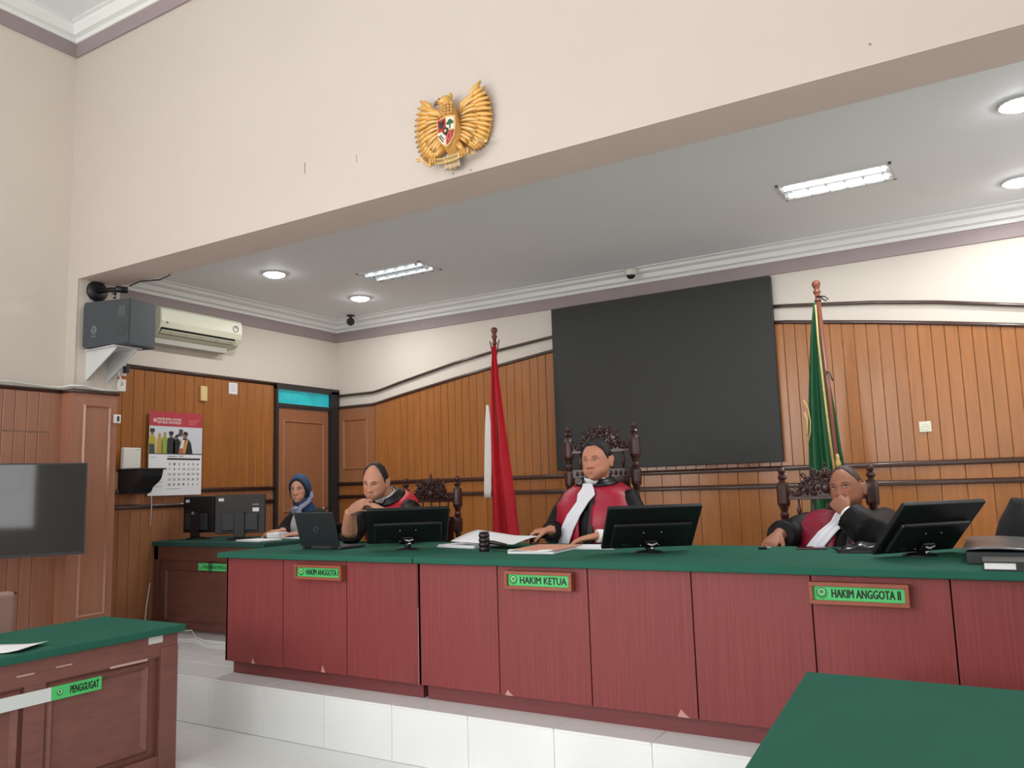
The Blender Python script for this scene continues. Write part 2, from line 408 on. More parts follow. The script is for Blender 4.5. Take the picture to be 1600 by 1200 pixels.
while x < AXR-.02:
    b = min(x+.172, AXR); wd = round(b-x-.003, 4)
    if wd not in pl_lo:
        pl_lo[wd] = (plank_mesh(wd, [(0, R2-.02), (wd, R2-.02), (wd, R1-.005), (0, R1-.005)]), plank_mesh(wd, [(0, ZD+.08), (wd, ZD+.08), (wd, R2-.005), (0, R2-.005)]))
    link('plank', pl_lo[wd][0], wood, wb, loc=(x, AYB-.018, 0)); link('plank', pl_lo[wd][1], wood, wb, loc=(x, AYB-.018, 0))
    x = b
MB().b2((AXL, AYB-.018, R1-.01), (-5.985, AYB, 2.43)).build('corner_panel', woodflat, wb)
def moulding(name, m, parent, o, U, V, Nn, w_, h_, t=.022, d=.012):
    o, U, V, Nn = Vector(o), Vector(U), Vector(V), Vector(Nn); mb = MB()
    outer = [(0, 0), (w_, 0), (w_, h_), (0, h_)]; inner = [(t, t), (w_-t, t), (w_-t, h_-t), (t, h_-t)]; mid = [(t*.5, t*.5), (w_-t*.5, t*.5), (w_-t*.5, h_-t*.5), (t*.5, h_-t*.5)]
    P = lambda q, k: o+U*q[0]+V*q[1]+Nn*k
    vs = [P(q, 0) for q in outer]+[P(q, d) for q in mid]+[P(q, 0) for q in inner]; fs = []
    for r in (0, 4):
        for i in range(4): fs.append((r+i, r+(i+1) % 4, r+4+(i+1) % 4, r+4+i))
    mb.add(vs, fs); return mb.build(name, m, parent)
moulding('panel_moulding', woodflat, wb, (-6.46, AYB-.018, 1.70), (1, 0, 0), (0, 0, 1), (0, -1, 0), .37, .58)
def bar(name, pts, r, parent, m=darktrim, flat=.8, n=8): return MB().tube(pts, r, n, flat).build(name, m, parent, smooth=True)
def crv(c, a, b, n):
    return [(a+(b-a)*i/n, AYB-.02, arch(c, a+(b-a)*i/n)) for i in range(n+1)]
for c, r in ((LOWC, .019), (UPC, .017)):
    bar('arched_trim', crv(c, AXL, BX0+.02, 26), r, wb); bar('arched_trim', crv(c, BX1-.02, AXR, 26), r, wb)
for z in (R1, R2): bar('chair_rail', [(AXL, AYB-.022, z), (AXR, AYB-.022, z)], .024, wb)
MB().b2((AXL, AYB-.02, ZD), (AXR, AYB, ZD+.085)).build('baseboard', darktrim, wb)

# left recess wall panelling -----------------------------------------
PT = 2.615
x = 3.96
while x < 6.02:
    b = min(x+.107, 6.03); wd = b-x-.003
    for z0, z1 in ((R1-.02, PT), (R2-.01, R1-.02), (ZD+.08, R2-.01)):
        m_ = MB().prism([(0, z0), (wd, z0), (wd, z1), (0, z1)], (0, 0, 0), (0, 1, 0), (0, 0, 1), (-.016, 0, 0)).mesh('plank', .003, 1)
        link('plank', m_, woodflat if z1 < PT else wood, wla, loc=(AXL+.018, x, 0))
    x = b
bar('panel_cap', [(AXL+.02, 3.96, PT+.008), (AXL+.02, 6.03, PT+.008)], .022, wla)
for z in (1.512, 1.376): bar('chair_rail', [(AXL+.022, 3.96, z), (AXL+.022, 6.03, z)], .024, wla)
MB().b2((AXL, 3.96, ZD), (AXL+.02, 6.03, ZD+.085)).build('baseboard', darktrim, wla)

# door and transom on the left recess wall
dr = bpy.data.objects.new('door_1', None); COL.objects.link(dr); dr.location = (AXL, 6.03, ZD)
struct(dr, 'brown panelled door in a near black frame beside the corner', 'door')
MB().b2((0, .06, 0), (.028, .80, 2.075)).build('door_leaf', doorm, dr)
moulding('door_moulding', doorm, dr, (.028, .12, .95), (0, 1, 0), (0, 0, 1), (1, 0, 0), .62, 1.0, .03, .012)
moulding('door_moulding', doorm, dr, (.028, .12, .12), (0, 1, 0), (0, 0, 1), (1, 0, 0), .62, .72, .03, .012)
MB().b2((0, 0, 0), (.05, .03, 2.31)).build('frame_jamb', frameblk, dr)
MB().b2((0, .83, 0), (.06, .955, 2.31)).build('frame_jamb', frameblk, dr)
MB().b2((0, 0, 2.28), (.06, .955, 2.34)).build('frame_head', frameblk, dr)
MB().b2((0, .03, 2.085), (.05, .83, 2.125)).build('transom_bar', frameblk, dr)
lv = MB().tube([(.03, .74, .98), (.075, .74, .98), (.078, .66, .98)], .01, 6).build('door_handle', chrome, dr, smooth=True)
wt = bpy.data.objects.new('window_1', None); COL.objects.link(wt); wt.location = (AXL, 6.03, 0)
struct(wt, 'narrow turquoise glass transom above the brown door', 'window')
for k in range(2):
    MB().b2((.008, .04+k*.395, 2.425), (.016, .43+k*.395, 2.57)).build('pane', turqg, wt)

# wooden wainscot on the hall's left wall and pier
wz = 2.30
x = 2.62
while x < 3.47:
    wd = .084
    for z0, z1 in ((1.98, wz), (.1, 1.975)):
        m_ = MB().prism([(0, z0), (wd, z0), (wd, z1), (0, z1)], (0, 0, 0), (0, 1, 0), (0, 0, 1), (-.014, 0, 0)).mesh('plank', .003, 1)
        link('plank', m_, woodnear, wl, loc=(XL+.016, x, 0))
    x += .0875
x = -1.0
for k in range(12):
    m_ = MB().prism([(0, .1), (.297, .1), (.297, wz), (0, wz)], (0, 0, 0), (0, 1, 0), (0, 0, 1), (-.014, 0, 0)).mesh('plank', .003, 1)
    link('plank', m_, woodnear, wl, loc=(XL+.016, -1.0+k*.3, 0))
MB().b2((XL, 3.49, .0), (XL+.016, YH, wz)).build('corner_board', woodnear, wl)
bar('wainscot_cap', [(XL+.02, -1, wz+.005), (XL+.02, YH-.02, wz+.005)], .018, wl)
MB().b2((XL, YH-.016, 0), (JXL+.014, YH+.001, wz)).build('pier_front_board', woodnear, hw)
MB().b2((JXL, YH, 0), (JXL+.016, YH+.362, wz)).build('pier_side_board', woodnear, hw)
moulding('pier_moulding', woodnear, hw, (JXL+.016, YH+.075, .55), (0, 1, 0), (0, 0, 1), (1, 0, 0), .235, 1.655, .024, .014)
bar('pier_cap', [(XL+.02, YH-.02, wz+.005), (JXL+.02, YH-.02, wz+.005), (JXL+.02, YH+.37, wz+.005)], .018, hw)


# ================================================================== LAMPS AND CEILING FIXTURES
def downlight(x, y, lab):
    t = thing('downlight', lab, 'ceiling light', (x, y, ZAC), group='round downlights in the recess ceiling')
    MB().lathe([(.104, 0), (.107, -.006), (.100, -.014), (.092, -.012), (.090, -.004)], n=20).build('trim_ring', whitemetal, t, smooth=True)
    MB().lathe([(.089, -.006), (.082, -.020), (.062, -.030), (.03, -.036), (.001, -.037)], n=20).build('lens', lampm, t, smooth=True)
    l = bpy.data.lights.new('downlight_lamp', 'AREA'); l.shape = 'DISK'; l.size = .16; l.energy = 7; l.color = (1, .985, .95)
    lo = bpy.data.objects.new('downlight_lamp', l); COL.objects.link(lo); lo.parent = t; lo.location = (0, 0, -.045)
downlight(-5.43, 4.98, 'round lit downlight nearest the wall loudspeaker')
downlight(-5.45, 6.15, 'round lit downlight nearest the corner above the door')
downlight(.285, 4.96, 'round lit downlight at the right edge, closer to the beam')
downlight(.31, 6.34, 'round lit downlight at the right edge, closer to the back wall')
def troffer(x, y, lab, lit, power):
    t = thing('ceiling_troffer', lab, 'ceiling light', (x, y, ZAC), group='louvred troffers in the recess ceiling')
    W, D = .70, .32; fr = MB()
    for sx in (-1, 1): fr.box((sx*(W/2), 0, -.004), (.022, D+.022, .012))
    for sy in (-1, 1): fr.box((0, sy*(D/2), -.004), (W+.022, .022, .012))
    fr.build('frame', whitemetal, t, bevel=.002)
    MB().b2((-W/2, -D/2, -.002), (W/2, D/2, .0)).build('reflector_tray', reflm if not lit else whitepl, t)
    for k in (-1, 1):
        MB().tube([(-W/2+.03, k*D/4, -.012), (W/2-.03, k*D/4, -.012)], .010, 8).build('fluorescent_tube', tubem if lit else dimtube, t, smooth=True)
    for k in range(6):
        xx = -W/2+W*(k+.5)/6
        for s in (-1, 1):
            MB().prism([(-D/4+.012, -.001), (D/4-.012, -.001), (D/4-.03, -.030), (0, -.018), (-D/4+.03, -.030)], (xx, s*D/4, 0), (0, 1, 0), (0, 0, 1), (.004, 0, 0)).build('louvre_blade', reflm, t)
    MB().box((0, 0, -.012), (W-.02, .008, .02)).build('spine', reflm, t)
    l = bpy.data.lights.new('troffer_lamp', 'AREA'); l.shape = 'RECTANGLE'; l.size = W-.05; l.size_y = D-.05; l.energy = power; l.color = (.97, 1, 1)
    lo = bpy.data.objects.new('troffer_lamp', l); COL.objects.link(lo); lo.parent = t; lo.location = (0, 0, -.045)
troffer(-4.50, 5.60, 'louvred ceiling light between the two round downlights and the video wall', False, 3)
troffer(-.755, 5.61, 'brightly lit louvred ceiling light above the right end of the bench', True, 20)

t = thing('dome_camera', 'white dome security camera on the crown moulding above the video wall', 'security camera', (-2.735, 6.80, 3.40))
MB().lathe([(.058, .02), (.060, -.01), (.056, -.035), (.05, -.04)], n=18).build('housing', whitepl, t, smooth=True)
MB().ball((0, 0, -.038), (.043, .043, .036), 16, 10).build('dome_window', mat('smoked_dome', (28, 30, 33), .12), t, smooth=True)
t = thing('bullet_camera', 'small dark security camera hanging in the recess corner', 'security camera', (-6.10, 6.72, ZAC))
MB().lathe([(.045, 0), (.045, -.012), (.015, -.016), (.012, -.05)], n=14).build('mount', darkpl, t, smooth=True)
MB().ball((0, 0, -.075), (.046, .046, .046), 14, 10).build('body', darkpl, t, smooth=True)
MB().tube([(.02, -.025, -.085), (.036, -.045, -.098)], [.022, .02], 10).build('lens', blackpl, t)

# ================================================================== NATIONAL EMBLEM ON THE HEADER
def emblem():
    cx, z0 = -2.462, 3.462
    t = thing('eagle_emblem', 'golden eagle emblem with shield and ribbon on the header wall', 'emblem', (cx, YH-.005, z0))
    # local: x right, z up, -y out of the wall; metres
    def feather(a, b, w_, bow, y0, y1, m, nm='feather'):
        a, b = Vector((a[0], 0, a[1])), Vector((b[0], 0, b[1])); d = b-a; n = Vector((-d.z, 0, d.x)).normalized()
        rows = []
        for i in range(8):
            q = i/7; ww = w_*(0.55+.8*q)*math.sqrt(max(0.0, 1-q**3.2)) if q < 1 else .0006
            c = a+d*q+n*(bow*4*q*(1-q)); y = y0+(y1-y0)*q-.012*math.sin(PI*q)
            rows.append([c-n*ww+Vector((0, y+.006, 0)), c+Vector((0, y-.006, 0)), c+n*ww+Vector((0, y+.006, 0))])
        MB().sheet(rows, (0, .005, 0)).build(nm, m, t, smooth=True)
    outer = [(.210, .226), (.232, .190), (.246, .158), (.257, .126), (.264, .094), (.268, .062), (.269, .030), (.267, -.002), (.261, -.033), (.252, -.062), (.240, -.088), (.225, -.110), (.207, -.127), (.187, -.139), (.165, -.144), (.143, -.142)]
    for s in (-1, 1):
        n = len(outer)
        for i, (ox, oz) in enumerate(outer):
            q = i/(n-1); bx = .075+.075*math.sin(PI*(.5-q*.5))*(1-q)**.5+.01; bz = .155-.235*q
            bx = .150-.075*q; bz = .135-.20*q
            feather((s*bx*.78, bz), (s*ox, oz), .0150, s*(.014 if i < 6 else .006), -.040, -.012-.045*(1-q)**1.5, gold)
        MB().prism([(s*.05, .10), (s*.10, .135)]+[(s*(o[0]*.93), o[1]*.93) for o in outer[1:]]+[(s*.06, -.10)], (0, -.018, 0), (1, 0, 0), (0, 0, 1), (0, .012, 0)).build('wing_plate', gold, t)
        for i in range(11):       # coverts
            q = i/10; o = outer[int(q*(n-1))]; bx = .125-.055*q; bz = .125-.18*q
            feather((s*bx*.7, bz), (s*(bx*.45+o[0]*.55), bz*.45+o[1]*.55-.004), .0115, s*.004, -.055, -.050, goldlt if i % 2 else gold, 'covert_feather')
        # leading edge of the wing
        MB().tube([(s*.060, -.030, .085), (s*.085, -.05, .130), (s*.118, -.055, .140), (s*.158, -.052, .165), (s*.190, -.055, .200), (s*.208, -.055, .232)], [.018, .020, .019, .016, .010, .003], 8, .8).build('wing_bone', gold, t, smooth=True)
    body = MB()
    def ring(z, a, b, yo, xo=0): return [(xo+a*math.cos(2*PI*k/14), yo+b*math.sin(2*PI*k/14), z) for k in range(14)]
    body.loft([ring(-.135, .03, .02, -.03), ring(-.09, .06, .04, -.045), ring(-.02, .075, .05, -.05), ring(.06, .058, .046, -.05), ring(.11, .042, .04, -.052, -.004), ring(.15, .036, .034, -.056, -.010), ring(.175, .036, .034, -.06, -.018), ring(.196, .026, .026, -.06, -.022), ring(.205, .008, .01, -.06, -.02)])
    body.build('body', gold, t, smooth=True)
    hd_ = MB().ball((-.034, -.066, .172), (.040, .030, .026), 12, 8)
    hd_.ball((.004, -.05, .200), (.011, .012, .022), 8, 6).ball((-.024, -.06, .196), (.018, .016, .012), 8, 6)
    hd_.build('head', gold, t, smooth=True)
    MB().tube([(-.066, -.068, .176), (-.084, -.07, .174), (-.094, -.07, .164), (-.095, -.07, .154)], [.014, .012, .007, .001], 8).build('beak', mat('dark_gold_beak', (120, 92, 58), .4), t, smooth=True)
    MB().ball((-.048, -.093, .180), (.005, .003, .005), 8, 6).build('eye', blackink, t)
    # neck and chest feathers
    for r in range(4):
        for k in range(5):
            xx = (k-2)*.0165; zz = .128-r*.018
            feather((xx, zz+.016), (xx*1.08, zz-.004), .010, 0, -.096+.012*abs(k-2)**1.2*.4, -.100+.012*abs(k-2)**1.2*.4, gold if (r+k) % 2 else goldlt, 'neck_feather')
    # shield
    sh = [(-.062, .082), (-.03, .090), (0, .093), (.03, .090), (.062, .082), (.064, .02), (.052, -.035), (.028, -.068), (0, -.088), (-.028, -.068), (-.052, -.035), (-.064, .02)]
    k = 1.0
    MB().prism(sh, (0, -.098, -.03), (1, 0, 0), (0, 0, 1), (0, .02, 0)).build('shield', goldlt, t, bevel=.003)
    red = mat('shield_red', (176, 46, 54), .5); wht = mat('shield_white', (228, 222, 208), .5); blk = mat('shield_black', (44, 36, 40), .5)
    def field(pts, m, nm, y=-.1005): MB().prism(pts, (0, y, -.03), (1, 0, 0), (0, 0, 1), (0, .003, 0)).build(nm, m, t)
    field([(-.055, .008), (-.003, .008), (-.003, .084), (-.055, .076)], red, 'shield_field')
    field([(.003, .008), (.055, .008), (.055, .076), (.003, .084)], wht, 'shield_field')
    field([(-.056, .002), (-.003, .002), (-.003, -.078), (-.024, -.062), (-.046, -.033)], wht, 'shield_field')
    field([(.003, .002), (.056, .002), (.046, -.033), (.024, -.062), (.003, -.078)], red, 'shield_field')
    # bull head, tree, chain, rice and cotton, star
    MB().ball((-.029, -.102, .012), (.017, .004, .018), 10, 6).tube([(-.05, -.103, .04), (-.040, -.103, .028), (-.029, -.103, .026), (-.018, -.103, .028), (-.008, -.103, .04)], [.002, .005, .006, .005, .002], 6).build('bull_head', blk, t)
    tr = MB()
    for a, b, r in ((0, .028, .014), (-.014, .018, .011), (.014, .018, .011), (.0, .015, .012)): tr.ball((.029+a, -.102, b-.002), (r, .003, r*.8), 8, 6)
    tr.b2((.026, -.104, -.018), (.032, -.101, .01)); tr.build('banyan_tree', mat('tree_green', (36, 92, 58), .6), t)
    MB().tube([(.026+.014*math.cos(a)*.8, -.103, -.062+.024*math.sin(a)) for a in [2*PI*i/16 for i in range(17)]], .0035, 6).build('chain', mat('chain_pink', (224, 120, 116), .5), t)
    MB().tube([(-.044, -.103, -.045), (-.034, -.103, -.066), (-.018, -.103, -.085)], .003, 6).tube([(-.034, -.103, -.042), (-.024, -.103, -.06), (-.012, -.103, -.072)], .0025, 6).build('rice_and_cotton', blk, t)
    MB().prism([(0, .024), (.018, .012), (.018, -.012), (0, -.026), (-.018, -.012), (-.018, .012)], (0, -.105, -.026), (1, 0, 0), (0, 0, 1), (0, .004, 0)).build('centre_shield', blk, t)
    MB().prism([((.013 if i % 2 == 0 else .0055)*math.sin(PI*i/5), (.013 if i % 2 == 0 else .0055)*math.cos(PI*i/5)) for i in range(10)], (0, -.1065, -.026), (1, 0, 0), (0, 0, 1), (0, .002, 0)).build('star', goldlt, t)
    # legs and claws
    for s in (-1, 1):
        MB().tube([(s*.045, -.05, -.09), (s*.075, -.07, -.125), (s*.095, -.075, -.150)], [.024, .018, .011], 8).build('leg', gold, t, smooth=True)
        for q in (-1, 0, 1):
            MB().tube([(s*.098+q*.014, -.078, -.148), (s*.10+q*.015, -.094, -.160), (s*.10+q*.015, -.092, -.186), (s*.10+q*.015, -.076, -.194)], [.006, .007, .006, .003], 6).build('claw', gold, t, smooth=True)
    # ribbon
    rows = []
    for i in range(25):
        q = -1+i/12; xx = q*.135; zc = -.190+.028*q*q
        rows.append([(xx, -.080-.012*(1-q*q), zc-.017), (xx, -.083-.012*(1-q*q), zc+.017)])
    MB().sheet(rows, (0, .005, 0)).build('ribbon', goldlt, t, smooth=True)
    for s in (-1, 1):
        rows = [[(s*(.130+.115*i/10), -.070+.02*math.sin(i*.9), -.165+.055*(i/10)**1.3-.013*math.sin(i*.75)-.014*(1-.3*i/10)), (s*(.130+.115*i/10), -.066+.02*math.sin(i*.9), -.165+.055*(i/10)**1.3-.013*math.sin(i*.75)+.014*(1-.3*i/10))] for i in range(11)]
        MB().sheet(rows, (0, .005, 0)).build('ribbon_end', goldlt, t, smooth=True)
    me = text_mesh('BHINNEKA TUNGGAL IKA', .015, .21, .006)
    for v in me.vertices:
        xx = v.co.x; q = xx/.135; v.co = (xx, -.0845-.012*(1-q*q), -.190+.028*q*q+v.co.y)
    link('lettering', me, blackink, t)
    for i in range(7):
        xx = (i-3)*.0155
        feather((xx*.7, -.13), (xx, -.232+.002*abs(i-3)), .0105, 0, -.035, -.045, goldlt if i % 2 else mat('tail_white', (226, 214, 200), .5), 'tail_feather')
emblem()

# ================================================================== LEFT PIER: LOUDSPEAKER, BRACKETS, SOCKETS
def spk():
    t = thing('loudspeaker', 'charcoal loudspeaker box on a white wall shelf beside the air conditioner', 'loudspeaker', (-6.072, 3.615, 2.638), math.atan2(.103, .424))
    W, D, H = .432, .295, .365
    MB().b2((0, .012, 0), (W, D, H)).build('cabinet', speakerm, t, bevel=.008)
    rows = []
    MB().prism([(-.012, .02), (.0, 0), (W, .006), (W, H-.004), (0, H), (-.012, H-.03)], (0, .002, 0), (1, 0, 0), (0, 0, 1), (0, .012, 0)).build('grille', grillem, t, bevel=.004)
    gm = mat('pale_logo_grey', (150, 156, 160), .5)
    lg = MB().tube([(.10+.022*math.cos(a), -.0, .135+.030*math.sin(a)) for a in [2*PI*i/20 for i in range(21)]], .0028, 6)
    for a in (PI/2, PI/2+2*PI/3, PI/2-2*PI/3): lg.tube([(.10, -.0, .135), (.10+.017*math.cos(a), -.0, .135+.025*math.sin(a))], .0028, 6)
    lg.build('round_badge', gm, t)
    lettering('YAMAHA', t, (.10, -.001, .083), (1, 0, 0), (0, 0, 1), .013, .05, gm, .01)
    MB().b2((W-.10, -.001, H-.14), (W-.03, .003, H-.06)).build('tweeter_window', mat('tweeter_grey', (78, 84, 88), .6), t)
    MB().lathe([(.05, 0), (.05, .003), (.04, .004), (.012, .002)], (W-.066, .0015, .12), 18, Matrix.Rotation(PI/2, 3, 'X')).build('woofer_ring', mat('woofer_grey', (58, 62, 67), .6), t)
spk()
t = thing('wall_shelf_bracket', 'white metal triangular shelf bracket under the loudspeaker', 'bracket', (JXL, 3.69, 2.39))
MB().b2((0, -.02, .236), (.40, .22, .246)).build('shelf_plate', whitemetal, t, bevel=.002)
for y in (0, .17):
    MB().prism([(.002, .236), (.395, .236), (.38, .215), (.002, .0)], (0, y, 0), (1, 0, 0), (0, 0, 1), (0, .012, 0)).build('side_plate', whitemetal, t, bevel=.002)
    MB().b2((0, y-.002, .0), (.004, y+.035, .236)).build('wall_flange', whitemetal, t)
    MB().ball((.006, y+.018, .02), .007, 8, 6).build('screw', darkpl, t)
t = thing('speaker_wall_mount', 'black round wall plate with arm above the loudspeaker', 'bracket', (JXL, 3.755, 3.13))
RX = Matrix.Rotation(PI/2, 3, 'Y')
MB().lathe([(.086, 0), (.088, .01), (.080, .03), (.05, .045), (.03, .048)], n=22, M=RX).build('wall_plate', blackpl, t, smooth=True)
for k in range(4):
    a = PI/4+k*PI/2; MB().ball((.028, .062*math.cos(a), .062*math.sin(a)), .009, 8, 6).build('bolt', chrome, t)
MB().tube([(.04, 0, 0), (.19, .01, -.01), (.33, .012, -.03)], [.024, .021, .019], 10).build('arm', blackpl, t, smooth=True)
MB().tube([(.31, -.03, -.03), (.34, .05, -.03)], .026, 10).ball((.315, -.045, -.07), .02, 8, 6).build('clamp', blackpl, t, smooth=True)
MB().tube([(.31, -.05, -.075), (.33, -.05, -.11)], .012, 8).build('clamp_bolt', chrome, t)
bar_pts = [(JXL+.37, 3.80, 3.13), (JXL+.39, 3.88, 3.18), (JXL+.50, 3.975, 3.195), (JXL+.62, 3.98, 3.215), (JXL+.72, 4.0, 3.41)]
tag(MB().tube(bar_pts, .006, 6).build('speaker_cable', cableblk, smooth=True), 'thin black cable running from the loudspeaker up under the beam', 'cable')

def socket(loc, rz, lab, w_=.075, h_=.075, m=whitepl, two=False):
    t = thing('wall_socket', lab, 'socket', loc, rz)
    MB().b2((-w_/2, -.012, -h_/2), (w_/2, 0, h_/2)).build('plate', m, t, bevel=.004)
    MB().lathe([(.026, -.004), (.026, .004), (.021, .005), (.019, .002), (.001, .002)], (0, -.012, 0), 16, Matrix.Rotation(PI/2, 3, 'X')).build('receptacle', creampl, t)
    for s in (-1, 1): MB().box((s*.009, -.0142, 0), (.005, .002, .005)).build('pin_hole', blackpl, t)
    return t
socket((-.44, AYB-.018, 1.82), 0, 'cream wall socket on the wood panelling right of the green flag', .085, .082, creampl)
# sockets with plugs on the end of the pier
t = thing('socket_block', 'white double socket block with plugs at the end of the left pier', 'socket', (JXL+.005, 3.985, 2.33))
MB().b2((0, -.03, .0), (.03, .035, .10)).build('lower_box', whitepl, t, bevel=.005)
MB().b2((0, -.03, .13), (.03, .035, .23)).build('upper_box', whitepl, t, bevel=.005)
MB().b2((.03, .0, .15), (.08, .03, .21)).build('plug', darkpl, t, bevel=.004)
MB().tube([(.03, 0, .05), (.06, -.03, .09), (.055, -.05, .14), (.03, -.06, .10)], .008, 6).build('plug_cord', cablewhite, t, smooth=True)
t = thing('switch_box', 'small white switch box low on the wooden pier beside the router', 'switch', (JXL+.016, 3.955, 2.10))
MB().b2((0, -.03, -.035), (.018, .03, .035)).build('plate', whitepl, t, bevel=.004)
MB().b2((.018, -.006, -.02), (.024, .012, .022)).build('rocker', darkpl, t, bevel=.002)
tag(MB().tube([(XL+.045, 2.4, 2.345), (XL+.045, 2.9, 2.337), (XL+.045, 3.2, 2.345), (XL+.045, 3.45, 2.33), (XL+.05, 3.55, 2.335), (JXL+.02, 3.56, 2.34), (JXL+.04, 3.65, 2.345), (JXL+.04, 3.8, 2.325), (JXL+.035, 3.95, 2.33)], .009, 8).build('wall_cable', cablewhite, smooth=True), 'white cable lying along the wainscot cap of the left wall', 'cable')

# air conditioner
def ac():
    t = thing('air_conditioner', 'cream split air conditioner unit high on the left recess wall', 'air conditioner', (AXL, 4.50, 2.905))
    L = .925
    prof = [(0, .0), (.10, .0), (.165, .03), (.205, .085), (.215, .14), (.21, .25), (.185, .275), (0, .28)]
    MB().prism(prof, (0, 0, 0), (1, 0, 0), (0, 0, 1), (0, L, 0)).build('casing', creampl, t, bevel=.006)
    MB().prism([(.2065, .09), (.2185, .14), (.2135, .25), (.210, .25), (.212, .14), (.202, .09)], (0, .01, 0), (1, 0, 0), (0, 0, 1), (0, L-.02, 0)).build('front_panel', creampl, t)
    MB().prism([(.168, .026), (.209, .08), (.204, .084), (.162, .032)], (0, .02, 0), (1, 0, 0), (0, 0, 1), (0, L-.1, 0)).build('air_slot', blackpl, t)
    MB().prism([(.175, .030), (.214, .058), (.211, .062), (.172, .034)], (0, .02, 0), (1, 0, 0), (0, 0, 1), (0, L-.09, 0)).build('flap', creampl, t)
    for k in range(5): MB().box((.19, .12+k*.17, .052), (.012, .004, .03)).build('vane', darkpl, t)
    MB().b2((.02, .02, -.05), (.11, L-.1, 0)).build('under_tray', mat('grey_ac_tray', (188, 186, 176), .6), t)
    stk = MB().tube([(.2195, L-.085+.030*math.cos(a), .185+.030*math.sin(a)) for a in [2*PI*i/18 for i in range(19)]], .004, 6)
    stk.build('ring_sticker', mat('sticker_grey', (112, 122, 116), .6), t)
    MB().tube([(.2195, L-.085, .19), (.2195, L-.085, .215)], .003, 6).build('sticker_mark', darkpl, t)
    MB().ball((.2185, .07, .13), (.001, .012, .012), 10, 6).build('badge', mat('badge_olive', (110, 112, 84), .5), t)
ac()

